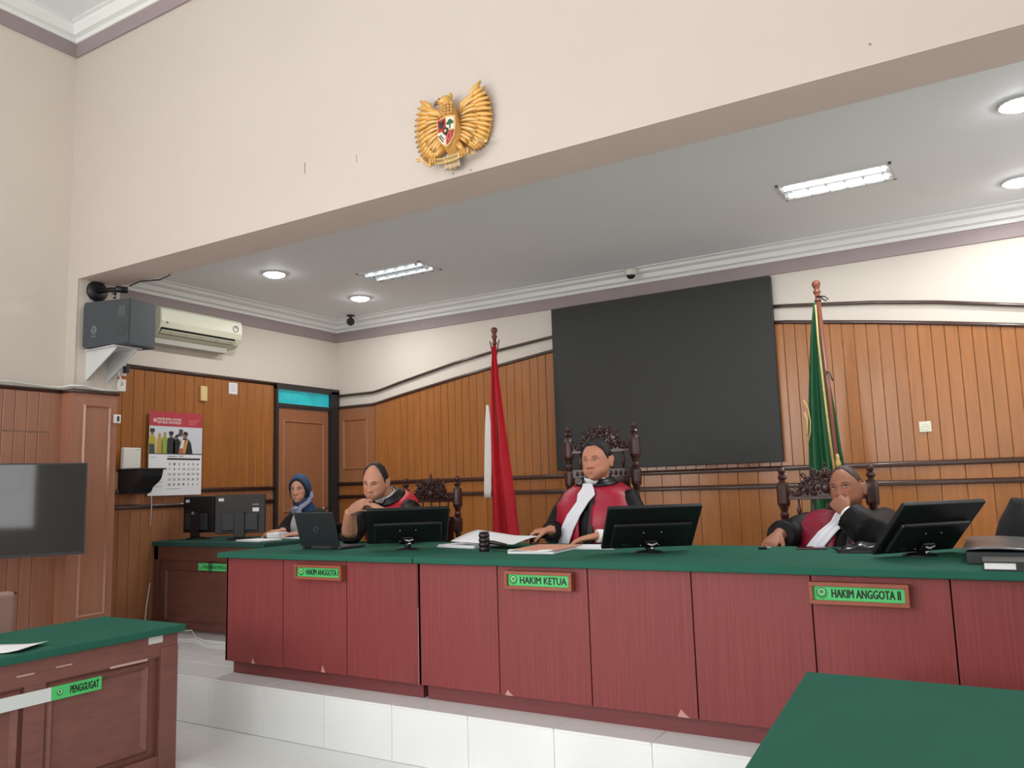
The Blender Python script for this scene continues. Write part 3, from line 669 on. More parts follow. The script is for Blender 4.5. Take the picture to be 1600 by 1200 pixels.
# calendar ----------------------------------------------------------
def calendar():
    t = thing('wall_calendar', 'wall calendar with a red header and a robed group photo', 'calendar', (AXL+.048, 4.53, 1.468))
    W, H = .565, .768
    MB().b2((0, 0, 0), (.006, W, H)).build('sheet', paper, t)
    pr = .0065
    def rect(nm, y0, y1, z0, z1, m, k=0): return MB().b2((.004, y0, z0), (pr+.0004*k, y1, z1)).build(nm, m, t)
    rect('red_header', 0, W, H-.135, H, mat('calendar_red', (184, 60, 72), .6))
    rect('photo_background', 0, W, H-.385, H-.135, mat('photo_sky', (212, 218, 226), .6))
    rect('binding_line', 0, W, H-.392, H-.383, mat('binding_grey', (70, 76, 84), .6), 1)
    wi = mat('white_ink', (240, 226, 226), .6)
    lettering('MAHKAMAH AGUNG', t, (pr+.0012, .205, H-.068), (0, 1, 0), (0, 0, 1), .024, .25, wi, .012)
    lettering('REPUBLIK INDONESIA', t, (pr+.0012, .205, H-.098), (0, 1, 0), (0, 0, 1), .024, .25, wi, .012)
    MB().lathe([(.020, 0), (.020, .001), (.001, .001)], (pr, .055, H-.083), 14, Matrix.Rotation(PI/2, 3, 'Y')).build('court_badge', mat('badge_pink', (226, 180, 172), .6), t)
    for k, (a, b) in enumerate(((.41, .53), (.41, .50), (.41, .49))): MB().b2((.004, a, H-.072-.018*k), (pr+.001, b, H-.066-.018*k)).build('small_print', mat('pink_ink', (214, 130, 136), .6), t)
    # printed photograph: figures as flat print
    def pr_poly(nm, pts, c, k): MB().prism(pts, (pr, 0, H-.385), (0, 1, 0), (0, 0, 1), (.0006*k, 0, 0)).build(nm, mat('print_%02x%02x%02x' % c, c, .6), t)
    def fig(y, w_, h_, c, head, hat=None, k=2):
        pr_poly('printed_figure', [(y-w_*.5, .0), (y+w_*.5, .0), (y+w_*.48, h_*.55), (y+w_*.36, h_*.72), (y-w_*.36, h_*.72), (y-w_*.48, h_*.55)], c, k)
        pr_poly('printed_head', [(y+.016*math.cos(a), h_*.82+.022*math.sin(a)) for a in [2*PI*i/10 for i in range(10)]], head, k+.5)
        if hat: pr_poly('printed_hat', [(y-.024, h_*.86), (y+.024, h_*.86), (y+.022, h_*1.0), (y-.022, h_*1.0)], hat, k+1)
    fig(.03, .075, .225, (184, 172, 66), (150, 106, 84), (58, 46, 44)); fig(.105, .06, .20, (196, 158, 84), (190, 150, 90))
    fig(.16, .065, .215, (146, 172, 74), (160, 150, 110)); fig(.225, .085, .205, (44, 46, 50), (110, 84, 74), (30, 30, 34), 3)
    pr_poly('printed_lectern', [(0, 0), (.055, 0), (.05, .085), (0, .085)], (74, 78, 90), 4)
    fig(.285, .075, .19, (40, 42, 46), (116, 90, 80), None, 3)
    pr_poly('printed_arm', [(.25, .14), (.345, .175), (.34, .21), (.27, .165)], (46, 48, 52), 5)
    pr_poly('printed_hand', [(.305, .165), (.345, .165), (.35, .225), (.31, .23)], (92, 78, 74), 6)
    pr_poly('printed_robe', [(.305, 0), (.46, 0), (.44, .10), (.415, .135), (.37, .15), (.325, .12)], (38, 40, 44), 4)
    pr_poly('printed_jabot', [(.315, .05), (.352, .05), (.372, .13), (.335, .13)], (232, 222, 216), 7)
    pr_poly('printed_sash', [(.305, 0), (.36, 0), (.352, .05), (.312, .05)], (190, 104, 76), 7)
    pr_poly('printed_sash_edge', [(.36, 0), (.375, .0), (.41, .135), (.385, .135), (.352, .05)], (206, 150, 76), 7)
    pr_poly('printed_head', [(.375+.022*math.cos(a), .168+.028*math.sin(a)) for a in [2*PI*i/10 for i in range(10)]], (150, 108, 92), 8)
    pr_poly('printed_hat', [(.352, .182), (.402, .170), (.40, .20), (.365, .208)], (40, 34, 38), 9)
    # date grid
    gi = mat('calendar_ink', (96, 104, 114), .7); di = mat('calendar_dark', (52, 58, 66), .7)
    lettering('September', t, (pr+.001, .245, .357), (0, 1, 0), (0, 0, 1), .015, .105, di, .012); lettering('2025', t, (pr+.001, .335, .357), (0, 1, 0), (0, 0, 1), .013, .05, gi, 0)
    rect('weekday_bar', .188, .545, .325, .342, di, 1)
    days = ['31'] + [str(i) for i in range(1, 31)] + ['1', '2', '3', '4']
    for i, d_ in enumerate(days):
        if i >= 35: break
        r_, c_ = divmod(i, 7); lettering(d_, t, (pr+.001, .215+c_*.051, .287-r_*.047), (0, 1, 0), (0, 0, 1), .021, .011*len(d_)+.004, gi if (i == 0 or i > 30) else di, .012, 'date_number')
    for k, (a, b, z) in enumerate(((.02, .075, .345), (.19, .34, .058), (.02, .14, .20), (.02, .14, .16), (.02, .14, .12), (.02, .14, .08))): MB().b2((.004, a, z), (pr+.0005, b, z+.004)).build('ruled_line', mat('calendar_pale', (150, 160, 170), .7), t)
calendar()
tag(MB().b2((0, 0, 0), (.02, .075, .145)).build('note_pad', mat('yellow_paper', (224, 200, 140), .8), loc=(AXL+.02, 5.085, 2.37), bevel=.003), 'small yellow note pad pinned high on the panelling', 'note')
t = thing('paper_note', 'small white paper note taped near the top of the panelling', 'note', (AXL+.02, 5.43, 2.468))
MB().b2((0, 0, 0), (.003, .105, .115)).build('sheet', paper, t)
for k in range(4): MB().b2((.003, .02, .03+k*.02), (.0036, .085, .034+k*.02)).build('written_line', mat('faint_ink', (150, 156, 170), .8), t)

# router shelf
t = thing('corner_shelf', 'dark moulded bracket shelf on the left recess wall holding a router', 'shelf', (AXL+.018, 4.26, 1.49))
MB().prism([(0, .0), (.16, .0), (.19, .015), (.215, .055), (.27, .085), (.315, .115), (.335, .150), (.345, .185), (.35, .205), (0, .205)], (0, 0, 0), (1, 0, 0), (0, 0, 1), (0, .20, 0)).build('bracket', mat('black_brown_shelf', (34, 32, 36), .45), t, bevel=.003)
MB().b2((-.0, -.01, .203), (.365, .22, .215)).build('shelf_board', MATS['black_brown_shelf'], t, bevel=.003)
MB().tube([(.0, -.012, .03), (.0, -.012, .19)], .015, 8).build('worn_edge', mat('bare_wood', (186, 160, 130), .7), t)
t = thing('router', 'white upright wireless router standing on the dark bracket shelf', 'router', (AXL+.10, 4.225, 1.706))
MB().b2((0, 0, 0), (.045, .17, .185)).build('body', whitepl, t, bevel=.012, seg=3)
MB().b2((.0445, .125, .168), (.0460, .15, .172)).build('brand_mark', darkpl, t)
tag(MB().tube([(AXL+.05, 4.53, 1.60), (AXL+.055, 4.56, 1.54), (AXL+.05, 4.57, 1.47), (AXL+.05, 4.575, 1.38), (AXL+.05, 4.57, 1.20)], .004, 6).build('router_cable', cablewhite, smooth=True), 'thin pale cable hanging from the router shelf', 'cable')

# television on the left wall
t = thing('television', 'large black glossy television in the left corner of the hall', 'television', (-5.80, 2.81, 0), -.5236)
MB().b2((-.05, -.60, 1.08), (0, .61, 1.712)).build('back_case', blackpl, t, bevel=.01)
MB().b2((-.01, -.60, 1.08), (.006, .61, 1.712)).build('bezel', darkpl, t, bevel=.003)
MB().b2((.004, -.588, 1.10), (.0075, .598, 1.703)).build('screen', screenm, t)
MB().tube([(-.08, 0, .03), (-.08, 0, 1.45)], .03, 10).build('stand_pole', blackpl, t); MB().b2((-.30, -.35, 0), (.16, .35, .03)).build('stand_foot', blackpl, t, bevel=.005); MB().b2((-.10, -.15, 1.25), (-.045, .15, 1.5)).build('mount_plate', blackpl, t)

# dark cable sockets low on left wall
tag(MB().b2((0, 0, 0), (.015, .12, .014)).build('wall_hook', darkpl, loc=(XL+.016, 3.18, .78), bevel=.002), 'short dark metal hook low on the wooden wall under the television', 'hook')

# ================================================================== THE BENCH
PZ0, PZ1, DTOP = .378, 1.043, 1.078
PW = .5335
def bench(name, lab, x0, npan, lo, ro):
    t = thing(name, lab, 'bench', (x0, 3.70, ZD))
    W = npan*PW
    MB().b2((.004, .018, PZ0-ZD), (W-.004, .03, PZ1-ZD-.002)).build('backing_board', gapm, t)
    for k in range(npan):
        MB().b2((k*PW+.003, 0, PZ0-ZD), ((k+1)*PW-.003, .018, PZ1-ZD)).build('front_panel', laminate, t, bevel=.001)
    MB().b2((0, .0, PZ0-ZD), (.018, 1.0, PZ1-ZD)).build('side_panel', laminate, t)
    MB().b2((W-.018, .018, PZ0-ZD), (W, 1.0, PZ1-ZD)).build('side_panel', laminate, t)
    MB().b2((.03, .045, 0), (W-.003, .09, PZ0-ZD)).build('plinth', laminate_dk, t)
    MB().b2((lo, -.045, PZ1-ZD), (W+ro, 1.035, DTOP-ZD)).build('green_top', baize, t, bevel=.006)
    return t
X0 = -4.466
ba = bench('bench', 'left bench section with three mahogany panels and a green top', X0, 3, -.045, -.003)
bb = bench('bench', 'long right bench section with mahogany panels and a green top', X0+3*PW, 6, .003, .04)
for t, dx, dz, w_, h_ in ((ba, .25, 0, .035, .035), (ba, .86, 0, .035, .04), (bb, .565, 0, .05, .028), (bb, 1.50, 0, .06, .035)):
    MB().prism([(0, 0), (w_, 0), (w_*.7, h_*.35), (w_*.3, h_)], (dx, -.0012, PZ0-ZD+.001), (1, 0, 0), (0, 0, 1), (0, .002, 0)).build('chipped_spot', chipm, t)
MB().b2((3*PW*0+.0, -.0012, .08), (.003, -.0005, .5)).build('worn_edge', chipm, bb)

def court_badge(t, x, y, z, r, U=(1, 0, 0), N=(0, -1, 0)):
    U = Vector(U); N = Vector(N); Z_ = Vector((0, 0, 1)); c = Vector((x, y, z))
    pts = [c+U*(r*math.cos(a))+Z_*(r*math.sin(a)) for a in [2*PI*i/16 for i in range(16)]]
    MB().add(pts, [tuple(range(16))]).build('green_badge', darkgreen, t)
    MB().tube([c+N*.0004+U*(r*.5*math.cos(a))+Z_*(r*.2+r*.5*math.sin(a)) for a in [2*PI*i/12 for i in range(13)]], r*.11, 5).build('badge_ring', mat('badge_pale', (200, 232, 170), .5), t)
def nameplate(txt, x0, x1, z0, z1, lab, tw):
    t = thing('name_plate', lab, 'sign', ((x0+x1)/2, 3.70, (z0+z1)/2)); W, H = x1-x0, z1-z0
    f = .017
    for nm, a, b in (('frame_rail', (-W/2, -.045, H/2-f), (W/2, 0, H/2)), ('frame_rail', (-W/2, -.045, -H/2), (W/2, 0, -H/2+f)), ('frame_stile', (-W/2, -.045, -H/2+f), (-W/2+f, 0, H/2-f)), ('frame_stile', (W/2-f, -.045, -H/2+f), (W/2, 0, H/2-f))):
        MB().b2(a, b).build(nm, signframe, t, bevel=.002)
    MB().b2((-W/2+f, -.030, -H/2+f), (W/2-f, -.024, H/2-f)).build('green_insert', greensign, t)
    court_badge(t, -W/2+.05, -.0310, 0, .024)
    lettering(txt, t, ((-W/2+.085+W/2-f-.012)/2, -.0312, 0), (1, 0, 0), (0, 0, 1), .034, W-.085-f-.022, blackink, .026)
nameplate('HAKIM ANGGOTA I', -3.795, -3.405, .928, 1.017, 'green name plate reading HAKIM ANGGOTA I', .2)
nameplate('HAKIM KETUA', -2.262, -1.868, .928, 1.020, 'green name plate reading HAKIM KETUA', .2)
nameplate('HAKIM ANGGOTA II', -.733, -.345, .924, 1.016, 'green name plate reading HAKIM ANGGOTA II', .2)

# monitors -----------------------------------------------------------
def monitor(lab, c, yaw, tilt, w_, h_, group, base_z, base_off=.05):
    """panel centre c in world; tilt = top leaning towards the viewer side (-y local)"""
    t = thing('monitor', lab, 'monitor', (c[0], c[1], base_z), yaw, group)
    Mx = Matrix.Rotation(tilt, 3, 'X'); cc = Vector((0, 0, c[2]-base_z))
    def P(x, y, z): return Mx @ Vector((x, y, z)) + cc
    def slab(nm, lo, hi, m, bev=.004):
        mid = [(a+b)/2 for a, b in zip(lo, hi)]; d = [b-a for a, b in zip(lo, hi)]
        return MB().box(P(*mid), d, M=Mx).build(nm, m, t, bevel=bev)
    slab('panel_case', (-w_/2, -.008, -h_/2), (w_/2, .016, h_/2), blackpl, .005)
    slab('screen', (-w_/2+.012, .0155, -h_/2+.02), (w_/2-.012, .0172, h_/2-.012), screenm, 0)
    slab('rear_bulge', (-w_*.42, -.034, -h_*.42), (w_*.42, -.006, h_*.16), blackpl, .012)
    bb_ = P(0, -.03, -h_*.22)
    for sx in (-1, 1):
        for sz in (0, 1):
            MB().ball(P(sx*.0375*1.3, -.035, -h_*.34+sz*.10), .0045, 8, 6).build('mount_screw', chrome, t)
    foot = Vector((0, base_off, .0))
    MB().box(P(0, -.045, -h_*.27), (.07, .016, .05), M=Mx).build('hinge_block', blackpl, t, bevel=.006)
    MB().tube([P(0, -.035, -h_*.34), Vector((0, .06, .03)), Vector((0, .06, .010))], [.016, .018, .020], 10).build('neck', blackpl, t, smooth=True)
    MB().lathe([(.075, 0), (.075, .005), (.06, .010), (.03, .014), (.02, .014)], (0, .065, 0), 24).build('base', blackpl, t, smooth='auto')
    MB().ball(P(.012, -.052, -h_*.36), .012, 10, 8).build('plug_end', chrome, t, smooth=True)
    MB().tube([P(-.02, -.050, -h_*.24), P(.005, -.058, -h_*.26), P(.035, -.052, -h_*.23)], .004, 6).build('plug_cord', cablewhite, t, smooth=True)
    slab('rating_label', (-w_*.30, -.0352, -h_*.34), (-w_*.22, -.0345, -h_*.29), darkpl, 0)
    return t
G = 'tilted black monitors on the bench'
monitor('black monitor on the bench in front of the left judge', (-3.21, 4.055, 1.232), .694, .80, .51, .31, G, DTOP)
monitor('black monitor on the bench beside the middle judge in red', (-1.619, 4.135, 1.219), .644, .772, .51, .31, G, DTOP)
monitor('most tilted black monitor at the right end of the bench', (-.292, 4.25, 1.212), .92, .732, .51, .31, G, DTOP)

# laptop ---------------------------------------------------------------
t = thing('laptop', 'open black laptop on the left bench end seen from behind its lid', 'laptop', (-3.90, 4.0, DTOP), 0)
MB().b2((-.175, 0, .002), (.175, .24, .02)).build('base', darkpl, t, bevel=.005)
MB().b2((-.15, .06, .0195), (.15, .16, .0215)).build('keyboard', blackpl, t)
Ml = Matrix.Rotation(.30, 3, 'X'); lc = Vector((0, -.005, .018))
MB().box(Ml @ Vector((0, 0, .122)) + lc, (.35, .009, .235), M=Ml).build('lid', mat('charcoal_laptop_lid', (40, 44, 48), .38), t, bevel=.003)
MB().box(Ml @ Vector((0, .005, .122)) + lc, (.335, .002, .215), M=Ml).build('screen', screenm, t)
lg = MB().tube([Ml @ Vector((.022*math.cos(a), -.0052, .122+.022*math.sin(a))) + lc for a in [2*PI*i/18 for i in range(19)]], .0016, 5)
lg.build('lid_badge', mat('lid_badge_grey', (72, 78, 82), .25), t)
lettering('hp', t, Ml @ Vector((0, -.0056, .122)) + lc, (1, 0, 0), Ml @ Vector((0, 0, 1)), .024, .022, MATS['lid_badge_grey'], .0)
for s in (-1, 1): MB().tube([Vector((s*.12-.025, -.004, .016)), Vector((s*.12+.025, -.004, .016))], .007, 8).build('hinge', blackpl, t)
tag(MB().b2((0, 0, 0), (.07, .05, .012)).build('ashtray', darkpl, loc=(-4.255, 4.235, DTOP), bevel=.004), 'small flat dark gadget left of the laptop', 'gadget')

# papers, gavel, folder ------------------------------------------------
def sheaf(name, lab, cat, loc, rz, w_, d_, h_, m, bend=0.0, parts=None):
    t = thing(name, lab, cat, loc, rz)
    n = 3
    for k in range(n):
        z0 = h_*k/n; rows = []
        off = random.uniform(-.008, .008)
        for i in range(7):
            y = -d_/2+d_*i/6
            rows.append([(-w_/2+off+w_*j/6, y+off, z0+bend*max(0, (j/6-.35))**1.6*(1+k*.3)) for j in range(7)])
        MB().sheet(rows, (0, 0, h_/n*.9)).build('sheet', m, t)
    return t
sheaf('paper_stack', 'stack of white papers under the opened file near the red flag', 'paper', (-2.98, 4.40, DTOP), -.2, .34, .24, .018, paper)
# opened file whose cover stands up
t = thing('open_file', 'opened white file with raised pages in front of the red flag', 'paper', (-2.86, 4.38, DTOP+.019), -.1)
rows = [[(-.16+.50*j/8, -.13+.28*i/6, .012+.030*math.sin(PI*.5*i/6)+.035*max(0, 1-j/5.0)*(.3+.7*i/6)) for j in range(9)] for i in range(7)]
MB().sheet(rows, (0, 0, .004)).build('upper_page', paper, t, smooth=True)
rows = [[(-.13+.40*j/8, -.11+.20*i/6, .004+.003*math.sin(j)) for j in range(9)] for i in range(7)]
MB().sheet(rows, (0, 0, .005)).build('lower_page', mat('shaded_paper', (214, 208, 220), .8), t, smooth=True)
t = thing('sounding_block', 'ribbed black wooden cylinder standing on the bench before the papers', 'gavel', (-2.655, 4.08, DTOP))
pf = [(.030, 0)]
for k in range(4):
    z = .004+k*.026
    pf += [(.030, z), (.033, z+.005), (.033, z+.018), (.030, z+.022), (.028, z+.024)]
pf += [(.030, .112), (.026, .116), (.001, .116)]
MB().lathe(pf, n=18).build('turned_head', mat('black_turned_wood', (40, 26, 30), .3), t, smooth='auto')
MB().tube([(-.05, .03, .055), (-.02, .02, .056), (.06, .01, .052), (.14, .02, .038)], [.008, .010, .012, .009], 8).build('handle', MATS['black_turned_wood'], t, smooth=True)
t = thing('batik_folder', 'orange batik patterned folder with white papers in front of the middle judge', 'folder', (-2.31, 4.22, DTOP), .10)
MB().b2((-.14, -.24, .0), (.14, .20, .014)).build('paper_block', paper, t, bevel=.002)
bt = mat('batik_orange', (192, 112, 86), .7, var=.35, vscale=70, col2=(226, 178, 150))
MB().b2((-.145, -.20, .0145), (.145, .21, .019)).build('cover', bt, t, bevel=.001)
MB().sheet([[(-.14+.28*j/6, -.245+.05*i/2, .015+.006*math.sin(j*1.2+i)) for j in range(7)] for i in range(3)], (0, 0, .002)).build('loose_sheet', paper, t)
sheaf('paper_stack', 'white papers beside the batik folder under the judge\'s hand', 'paper', (-2.10, 4.45, DTOP), .15, .30, .22, .012, paper)
tag(MB().tube([(-3.05, 4.60, DTOP+.006), (-3.02, 4.68, DTOP+.012), (-2.98, 4.66, DTOP+.008), (-2.96, 4.60, DTOP+.006)], .008, 6).build('coiled_cord', mat('pale_grey_cord', (150, 160, 156), .5), smooth=True), 'pale coiled cord on the bench behind the left monitor', 'cable')
tag(MB().tube([(-2.62, 4.12, DTOP+.006), (-2.5, 4.06, DTOP+.006), (-2.45, 4.18, DTOP+.006), (-2.5, 4.3, DTOP+.006)], .004, 6).build('power_cord', mat('dark_green_cord', (30, 62, 52), .5), smooth=True), 'thin dark cord lying beside the ribbed black cylinder', 'cable')
t = thing('phone', 'flat dark phone lying on the bench before the right judge', 'phone', (-.885, 4.56, DTOP), .25)
MB().b2((-.075, -.045, 0), (.075, .045, .010)).build('case', mat('maroon_case', (78, 34, 48), .4), t, bevel=.004); MB().b2((-.068, -.038, .0095), (.068, .038, .011)).build('screen', screenm, t)
t = thing('pen', 'short dark pen lying near the right judge\'s hand', 'pen', (-1.115, 4.49, DTOP+.008), .5)
MB().tube([(-.03, 0, 0), (.012, 0, 0)], .008, 8).build('barrel', blackpl, t); MB().tube([(.012, 0, 0), (.035, 0, 0)], .007, 8).build('clear_cap', mat('grey_clear', (130, 150, 146), .2), t)
t = thing('leather_pouch', 'crumpled shiny black pouch between the right judge and his monitor', 'pouch', (-.60, 4.42, DTOP), .2)
rows = []
for i in range(9):
    a = []
    for j in range(12):
        u_, v_ = i/8*2-1, j/11*2-1; e = max(0, (1-abs(u_)**3)*(1-abs(v_)**3))
        a.append((v_*.13, u_*.075, .004+e*(.040+.018*math.sin(j*1.9+i)*math.cos(i*1.4))))
    rows.append(a)
MB().sheet(rows, (0, 0, -.003)).build('pouch_body', mat('shiny_black_leather', (20, 20, 23), .22), t, smooth=True)
MB().tube([(-.13, -.03, .012), (-.145, 0, .02), (-.13, .03, .012)], .006, 6).build('strap', MATS['shiny_black_leather'], t)
t = thing('document_folder', 'thick grey plastic folder at the right end of the bench', 'folder', (.10, 4.24, DTOP))
MB().b2((-.24, -.31, 0), (.30, .38, .05)).build('lower_stack', mat('dark_folder', (38, 44, 46), .5), t, bevel=.004)
MB().sheet([[(-.255+.57*j/8, -.32+.72*i/8, .052+.014*abs(i/8-.4)+.006*math.sin(j*.9)) for j in range(9)] for i in range(9)], (0, 0, .004)).build('cover', mat('glossy_grey_cover', (96, 100, 106), .25), t, smooth=True)
t = thing('hardback_book', 'black hardback book in front of the grey folder', 'book', (.09, 3.79, DTOP), .02)
MB().b2((-.17, -.11, .0), (.19, .12, .006)).build('back_cover', mat('black_book_cloth', (38, 42, 40), .55), t, bevel=.001)
MB().b2((-.165, -.105, .006), (.19, .115, .030)).build('page_block', paper, t)
MB().b2((-.17, -.11, .030), (.19, .12, .036)).build('front_cover', MATS['black_book_cloth'], t, bevel=.001)
MB().b2((-.06, -.112, .0), (.19, -.108, .036)).build('spine', MATS['black_book_cloth'], t)

# video wall -----------------------------------------------------------
t = thing('video_wall', 'large dark grey video wall screen in the middle of the back wall', 'screen', ((BX0+BX1)/2, AYB-.02, BZ0))
W, H = BX1-BX0, BZ1-BZ0
MB().b2((-W/2, -.06, 0), (W/2, 0, H)).build('housing', darkpl, t, bevel=.003)
MB().b2((-W/2+.004, -.064, .004), (W/2-.004, -.058, H-.004)).build('screen', boardm, t)

# flags -----------------------------------------------------------------
def pole(t, base, topz, r=.017, m=polewood, tilt=(0, 0)):
    b = Vector(base); e = Vector((base[0]+tilt[0], base[1]+tilt[1], topz))
    MB().tube([b, e], r, 12).build('pole', m, t, smooth=True)
    d = (e-b).normalized(); Mz = d.to_track_quat('Z', 'Y').to_matrix()
    MB().lathe([(.02, -.10), (.026, -.09), (.018, -.075), (.014, -.05), (.026, -.03), (.028, -.02), (.016, -.005), (.024, .012), (.032, .035), (.028, .052), (.012, .062), (.001, .064)], e, 14, Mz).build('finial', m, t, smooth=True)
t = thing('flag_on_pole', 'red and white flag hanging on a pole behind the left bench gap', 'flag', (-3.868, 6.2, ZD))
MB().lathe([(.19, 0), (.19, .03), (.10, .06), (.04, .09), (.03, .16)], n=20).build('pole_foot', polewood, t, smooth='auto')
pole(t, (0, 0, .05), 2.86-ZD)
for k in (0, 1): MB().tube([(.0, .0, 2.58-ZD-.10*0+k*.0), (-.05+k*.1, 0, 2.80-ZD)], .006, 6).build('cross_peg', polewood, t)
def drape(t, nm, m, prof, folds, amp, y0, ph=0.0, n=28):
    rows = []
    for z, xl, xr in prof:
        row = []
        for j in range(n):
            q = j/(n-1); row.append((xl+(xr-xl)*q, y0+amp*min(1, (xr-xl)/.2)*math.sin(q*folds*2*PI+ph+z*.8), z-ZD))
        rows.append(row)
    return MB().sheet(rows, (0, .003, 0)).build(nm, m, t, smooth=True)
def interp(tab, n=22):
    out = []
    for i in range(n):
        z = tab[0][0]+(tab[-1][0]-tab[0][0])*i/(n-1)
        for a, b in zip(tab, tab[1:]):
            if a[0] >= z >= b[0]:
                k = (a[0]-z)/(a[0]-b[0]); k2 = k
                out.append((z, a[1]+(b[1]-a[1])*k2, a[2]+(b[2]-a[2])*k2)); break
    return out
drape(t, 'red_half', redcloth, interp([(2.74, -.012, .03), (2.45, -.035, .055), (2.1, -.055, .092), (1.6, -.068, .150), (1.30, -.070, .178), (1.0, -.075, .21), (.75, -.07, .225)]), 2.2, .035, -.03)
drape(t, 'white_half', whitecloth, interp([(2.20, -.074, -.048), (2.05, -.092, -.030), (1.7, -.112, -.030), (1.44, -.124, -.04), (1.36, -.125, -.048), (1.32, -.075, -.055)]), .6, .018, -.055, .6)

t = thing('flag_on_pole', 'green flag with gold fringe on a pole behind the right judge', 'flag', (-.90, 6.2, ZD))
MB().lathe([(.19, 0), (.19, .03), (.10, .06), (.04, .09), (.03, .16)], (-.043, 0, 0), n=20).build('pole_foot', polewood, t, smooth='auto')
pole(t, (-.043, 0, .05), 2.85-ZD, .018, polewood, (-.082, 0))
drape(t, 'green_cloth', greencloth, interp([(2.74, -.150, -.128), (2.5, -.188, -.124), (2.1, -.232, -.112), (1.8, -.258, -.102), (1.55, -.272, -.090), (1.2, -.285, -.06), (.95, -.285, -.05)]), 2.0, .035, -.045)
drape(t, 'green_cloth_fold', greencloth, interp([(2.12, -.10, -.085), (1.9, -.098, -.062), (1.7, -.094, -.048), (1.55, -.09, -.034), (1.48, -.09, -.04)]), .6, .015, .02)
MB().tube([(-.133, -.05, 2.72-ZD), (-.130, -.075, 2.45-ZD), (-.118, -.08, 2.1-ZD), (-.106, -.08, 1.8-ZD), (-.090, -.075, 1.50-ZD)], [.006, .007, .008, .008, .010], 6).build('gold_fringe', goldfringe, t, smooth=True)
MB().lathe([(.006, .07), (.016, .05), (.012, .04), (.022, .0), (.018, -.03)], (-.066, -.05, 1.55-ZD), 10).build('tassel', goldfringe, t, smooth=True)
MB().tube([(-.262, -.085, 2.02-ZD), (-.235, -.09, 1.96-ZD), (-.225, -.09, 1.86-ZD), (-.232, -.09, 1.78-ZD), (-.255, -.085, 1.70-ZD)], .005, 6).build('gold_embroidery', goldfringe, t, smooth=True)
MB().tube([(-.262, -.085, 1.93-ZD), (-.248, -.09, 1.88-ZD), (-.25, -.09, 1.80-ZD), (-.262, -.085, 1.76-ZD)], .006, 6).build('gold_embroidery', goldfringe, t, smooth=True)
MB().tube([(-.125, -.02, 2.79-ZD), (-.07, -.03, 2.78-ZD), (-.045, -.03, 2.755-ZD), (-.065, -.03, 2.745-ZD), (-.10, -.02, 2.78-ZD)], .005, 6).build('tie_cord', cableblk, t, smooth=True)
MB().tube([(-.10, -.02, 2.22-ZD), (-.075, -.03, 2.21-ZD), (-.06, -.03, 2.15-ZD)], .005, 6).build('tie_cord', cableblk, t, smooth=True)

# ================================================================== CLERK'S TABLE
CT = 1.062
t = thing('clerk_table', 'worn brown clerk table with a faded green top beside the bench', 'table', (-5.85, 4.62, ZD))
MB().b2((-.70, -.02, CT-ZD-.04), (.74, .72, CT-ZD)).build('green_top', baize_dk, t, bevel=.006)
MB().b2((-.69, 0, CT-ZD-.16), (.73, .03, CT-ZD-.04)).build('apron', clerkwood, t, bevel=.002)
MB().b2((-.66, .02, .02), (.70, .04, CT-ZD-.16)).build('modesty_panel', clerkwood, t)
for x in (-.66, .68):
    for y in (.03, .66): MB().b2((x-.03, y-.03, 0), (x+.03, y+.03, CT-ZD-.04)).build('leg', clerkwood, t, bevel=.003)
moulding('panel_moulding', clerkwood, t, (-.55, .02, .08), (1, 0, 0), (0, 0, 1), (0, -1, 0), 1.0, .46, .03, .012)
t = thing('name_plate', 'green strip sign reading PANITERA PENGGANTI on the clerk table', 'sign', (-5.72, 4.636, .853))
MB().b2((-.225, -.008, -.030), (.225, 0, .030)).build('green_strip', greensign, t)
court_badge(t, -.19, -.0086, 0, .018)
lettering('PANITERA PENGGANTI', t, (.03, -.009, 0), (1, 0, 0), (0, 0, 1), .030, .37, blackink, .014)
for k in (-.085, -.06): MB().tube([(k, -.011, .045), (k+.01, -.013, 0), (k+.004, -.012, -.05)], .004, 5).build('hanging_cord', cableblk, t)
G = 'desktop monitors on the clerk table'
def desk_monitor(lab, loc, rz, w_, h_, lift, mark):
    t = thing('monitor', lab, 'monitor', loc, rz, G)
    MB().b2((-w_/2, -.02, lift), (w_/2, .015, lift+h_)).build('panel_case', blackpl, t, bevel=.006)
    MB().b2((-w_/2+.012, .0145, lift+.014), (w_/2-.012, .0165, lift+h_-.014)).build('screen', screenm, t)
    MB().b2((-w_*.36, -.045, lift+.02), (w_*.36, -.015, lift+h_*.52)).build('rear_bulge', darkpl, t, bevel=.01)
    MB().b2((-.045, -.065, .02), (.045, -.035, lift+h_*.55)).build('stand_column', blackpl, t, bevel=.005)
    MB().lathe([(.11, 0), (.11, .008), (.09, .016), (.03, .022)], (0, -.01, 0), 20).build('base', blackpl, t, smooth='auto')
    MB().b2((-w_/2+.03, -.0212, lift+h_-.055), (-w_/2+.075, -.0195, lift+h_-.03)).build('sticker', paper, t)
    if mark: MB().b2((w_/2-.11, -.0212, lift+h_*.55), (w_/2-.055, -.0195, lift+h_*.65)).build('label_sticker', paper, t); MB().b2((w_/2-.11, -.0212, lift+h_*.72), (w_/2-.055, -.0195, lift+h_*.75)).build('sticker', mat('sticker_ink', (150, 150, 150), .6), t)
    else: MB().b2((-.03, -.0665, lift+h_*.5), (.0, -.0655, lift+h_*.58)).build('label_sticker', mat('dim_sticker', (140, 142, 142), .6), t)
desk_monitor('narrow dark monitor at the wall end of the clerk table', (-6.33, 4.93, CT), .12, .36, .33, .06, False)
desk_monitor('wide dark monitor with white stickers in the middle of the clerk table', (-5.80, 4.95, CT), .70, .43, .34, .055, True)
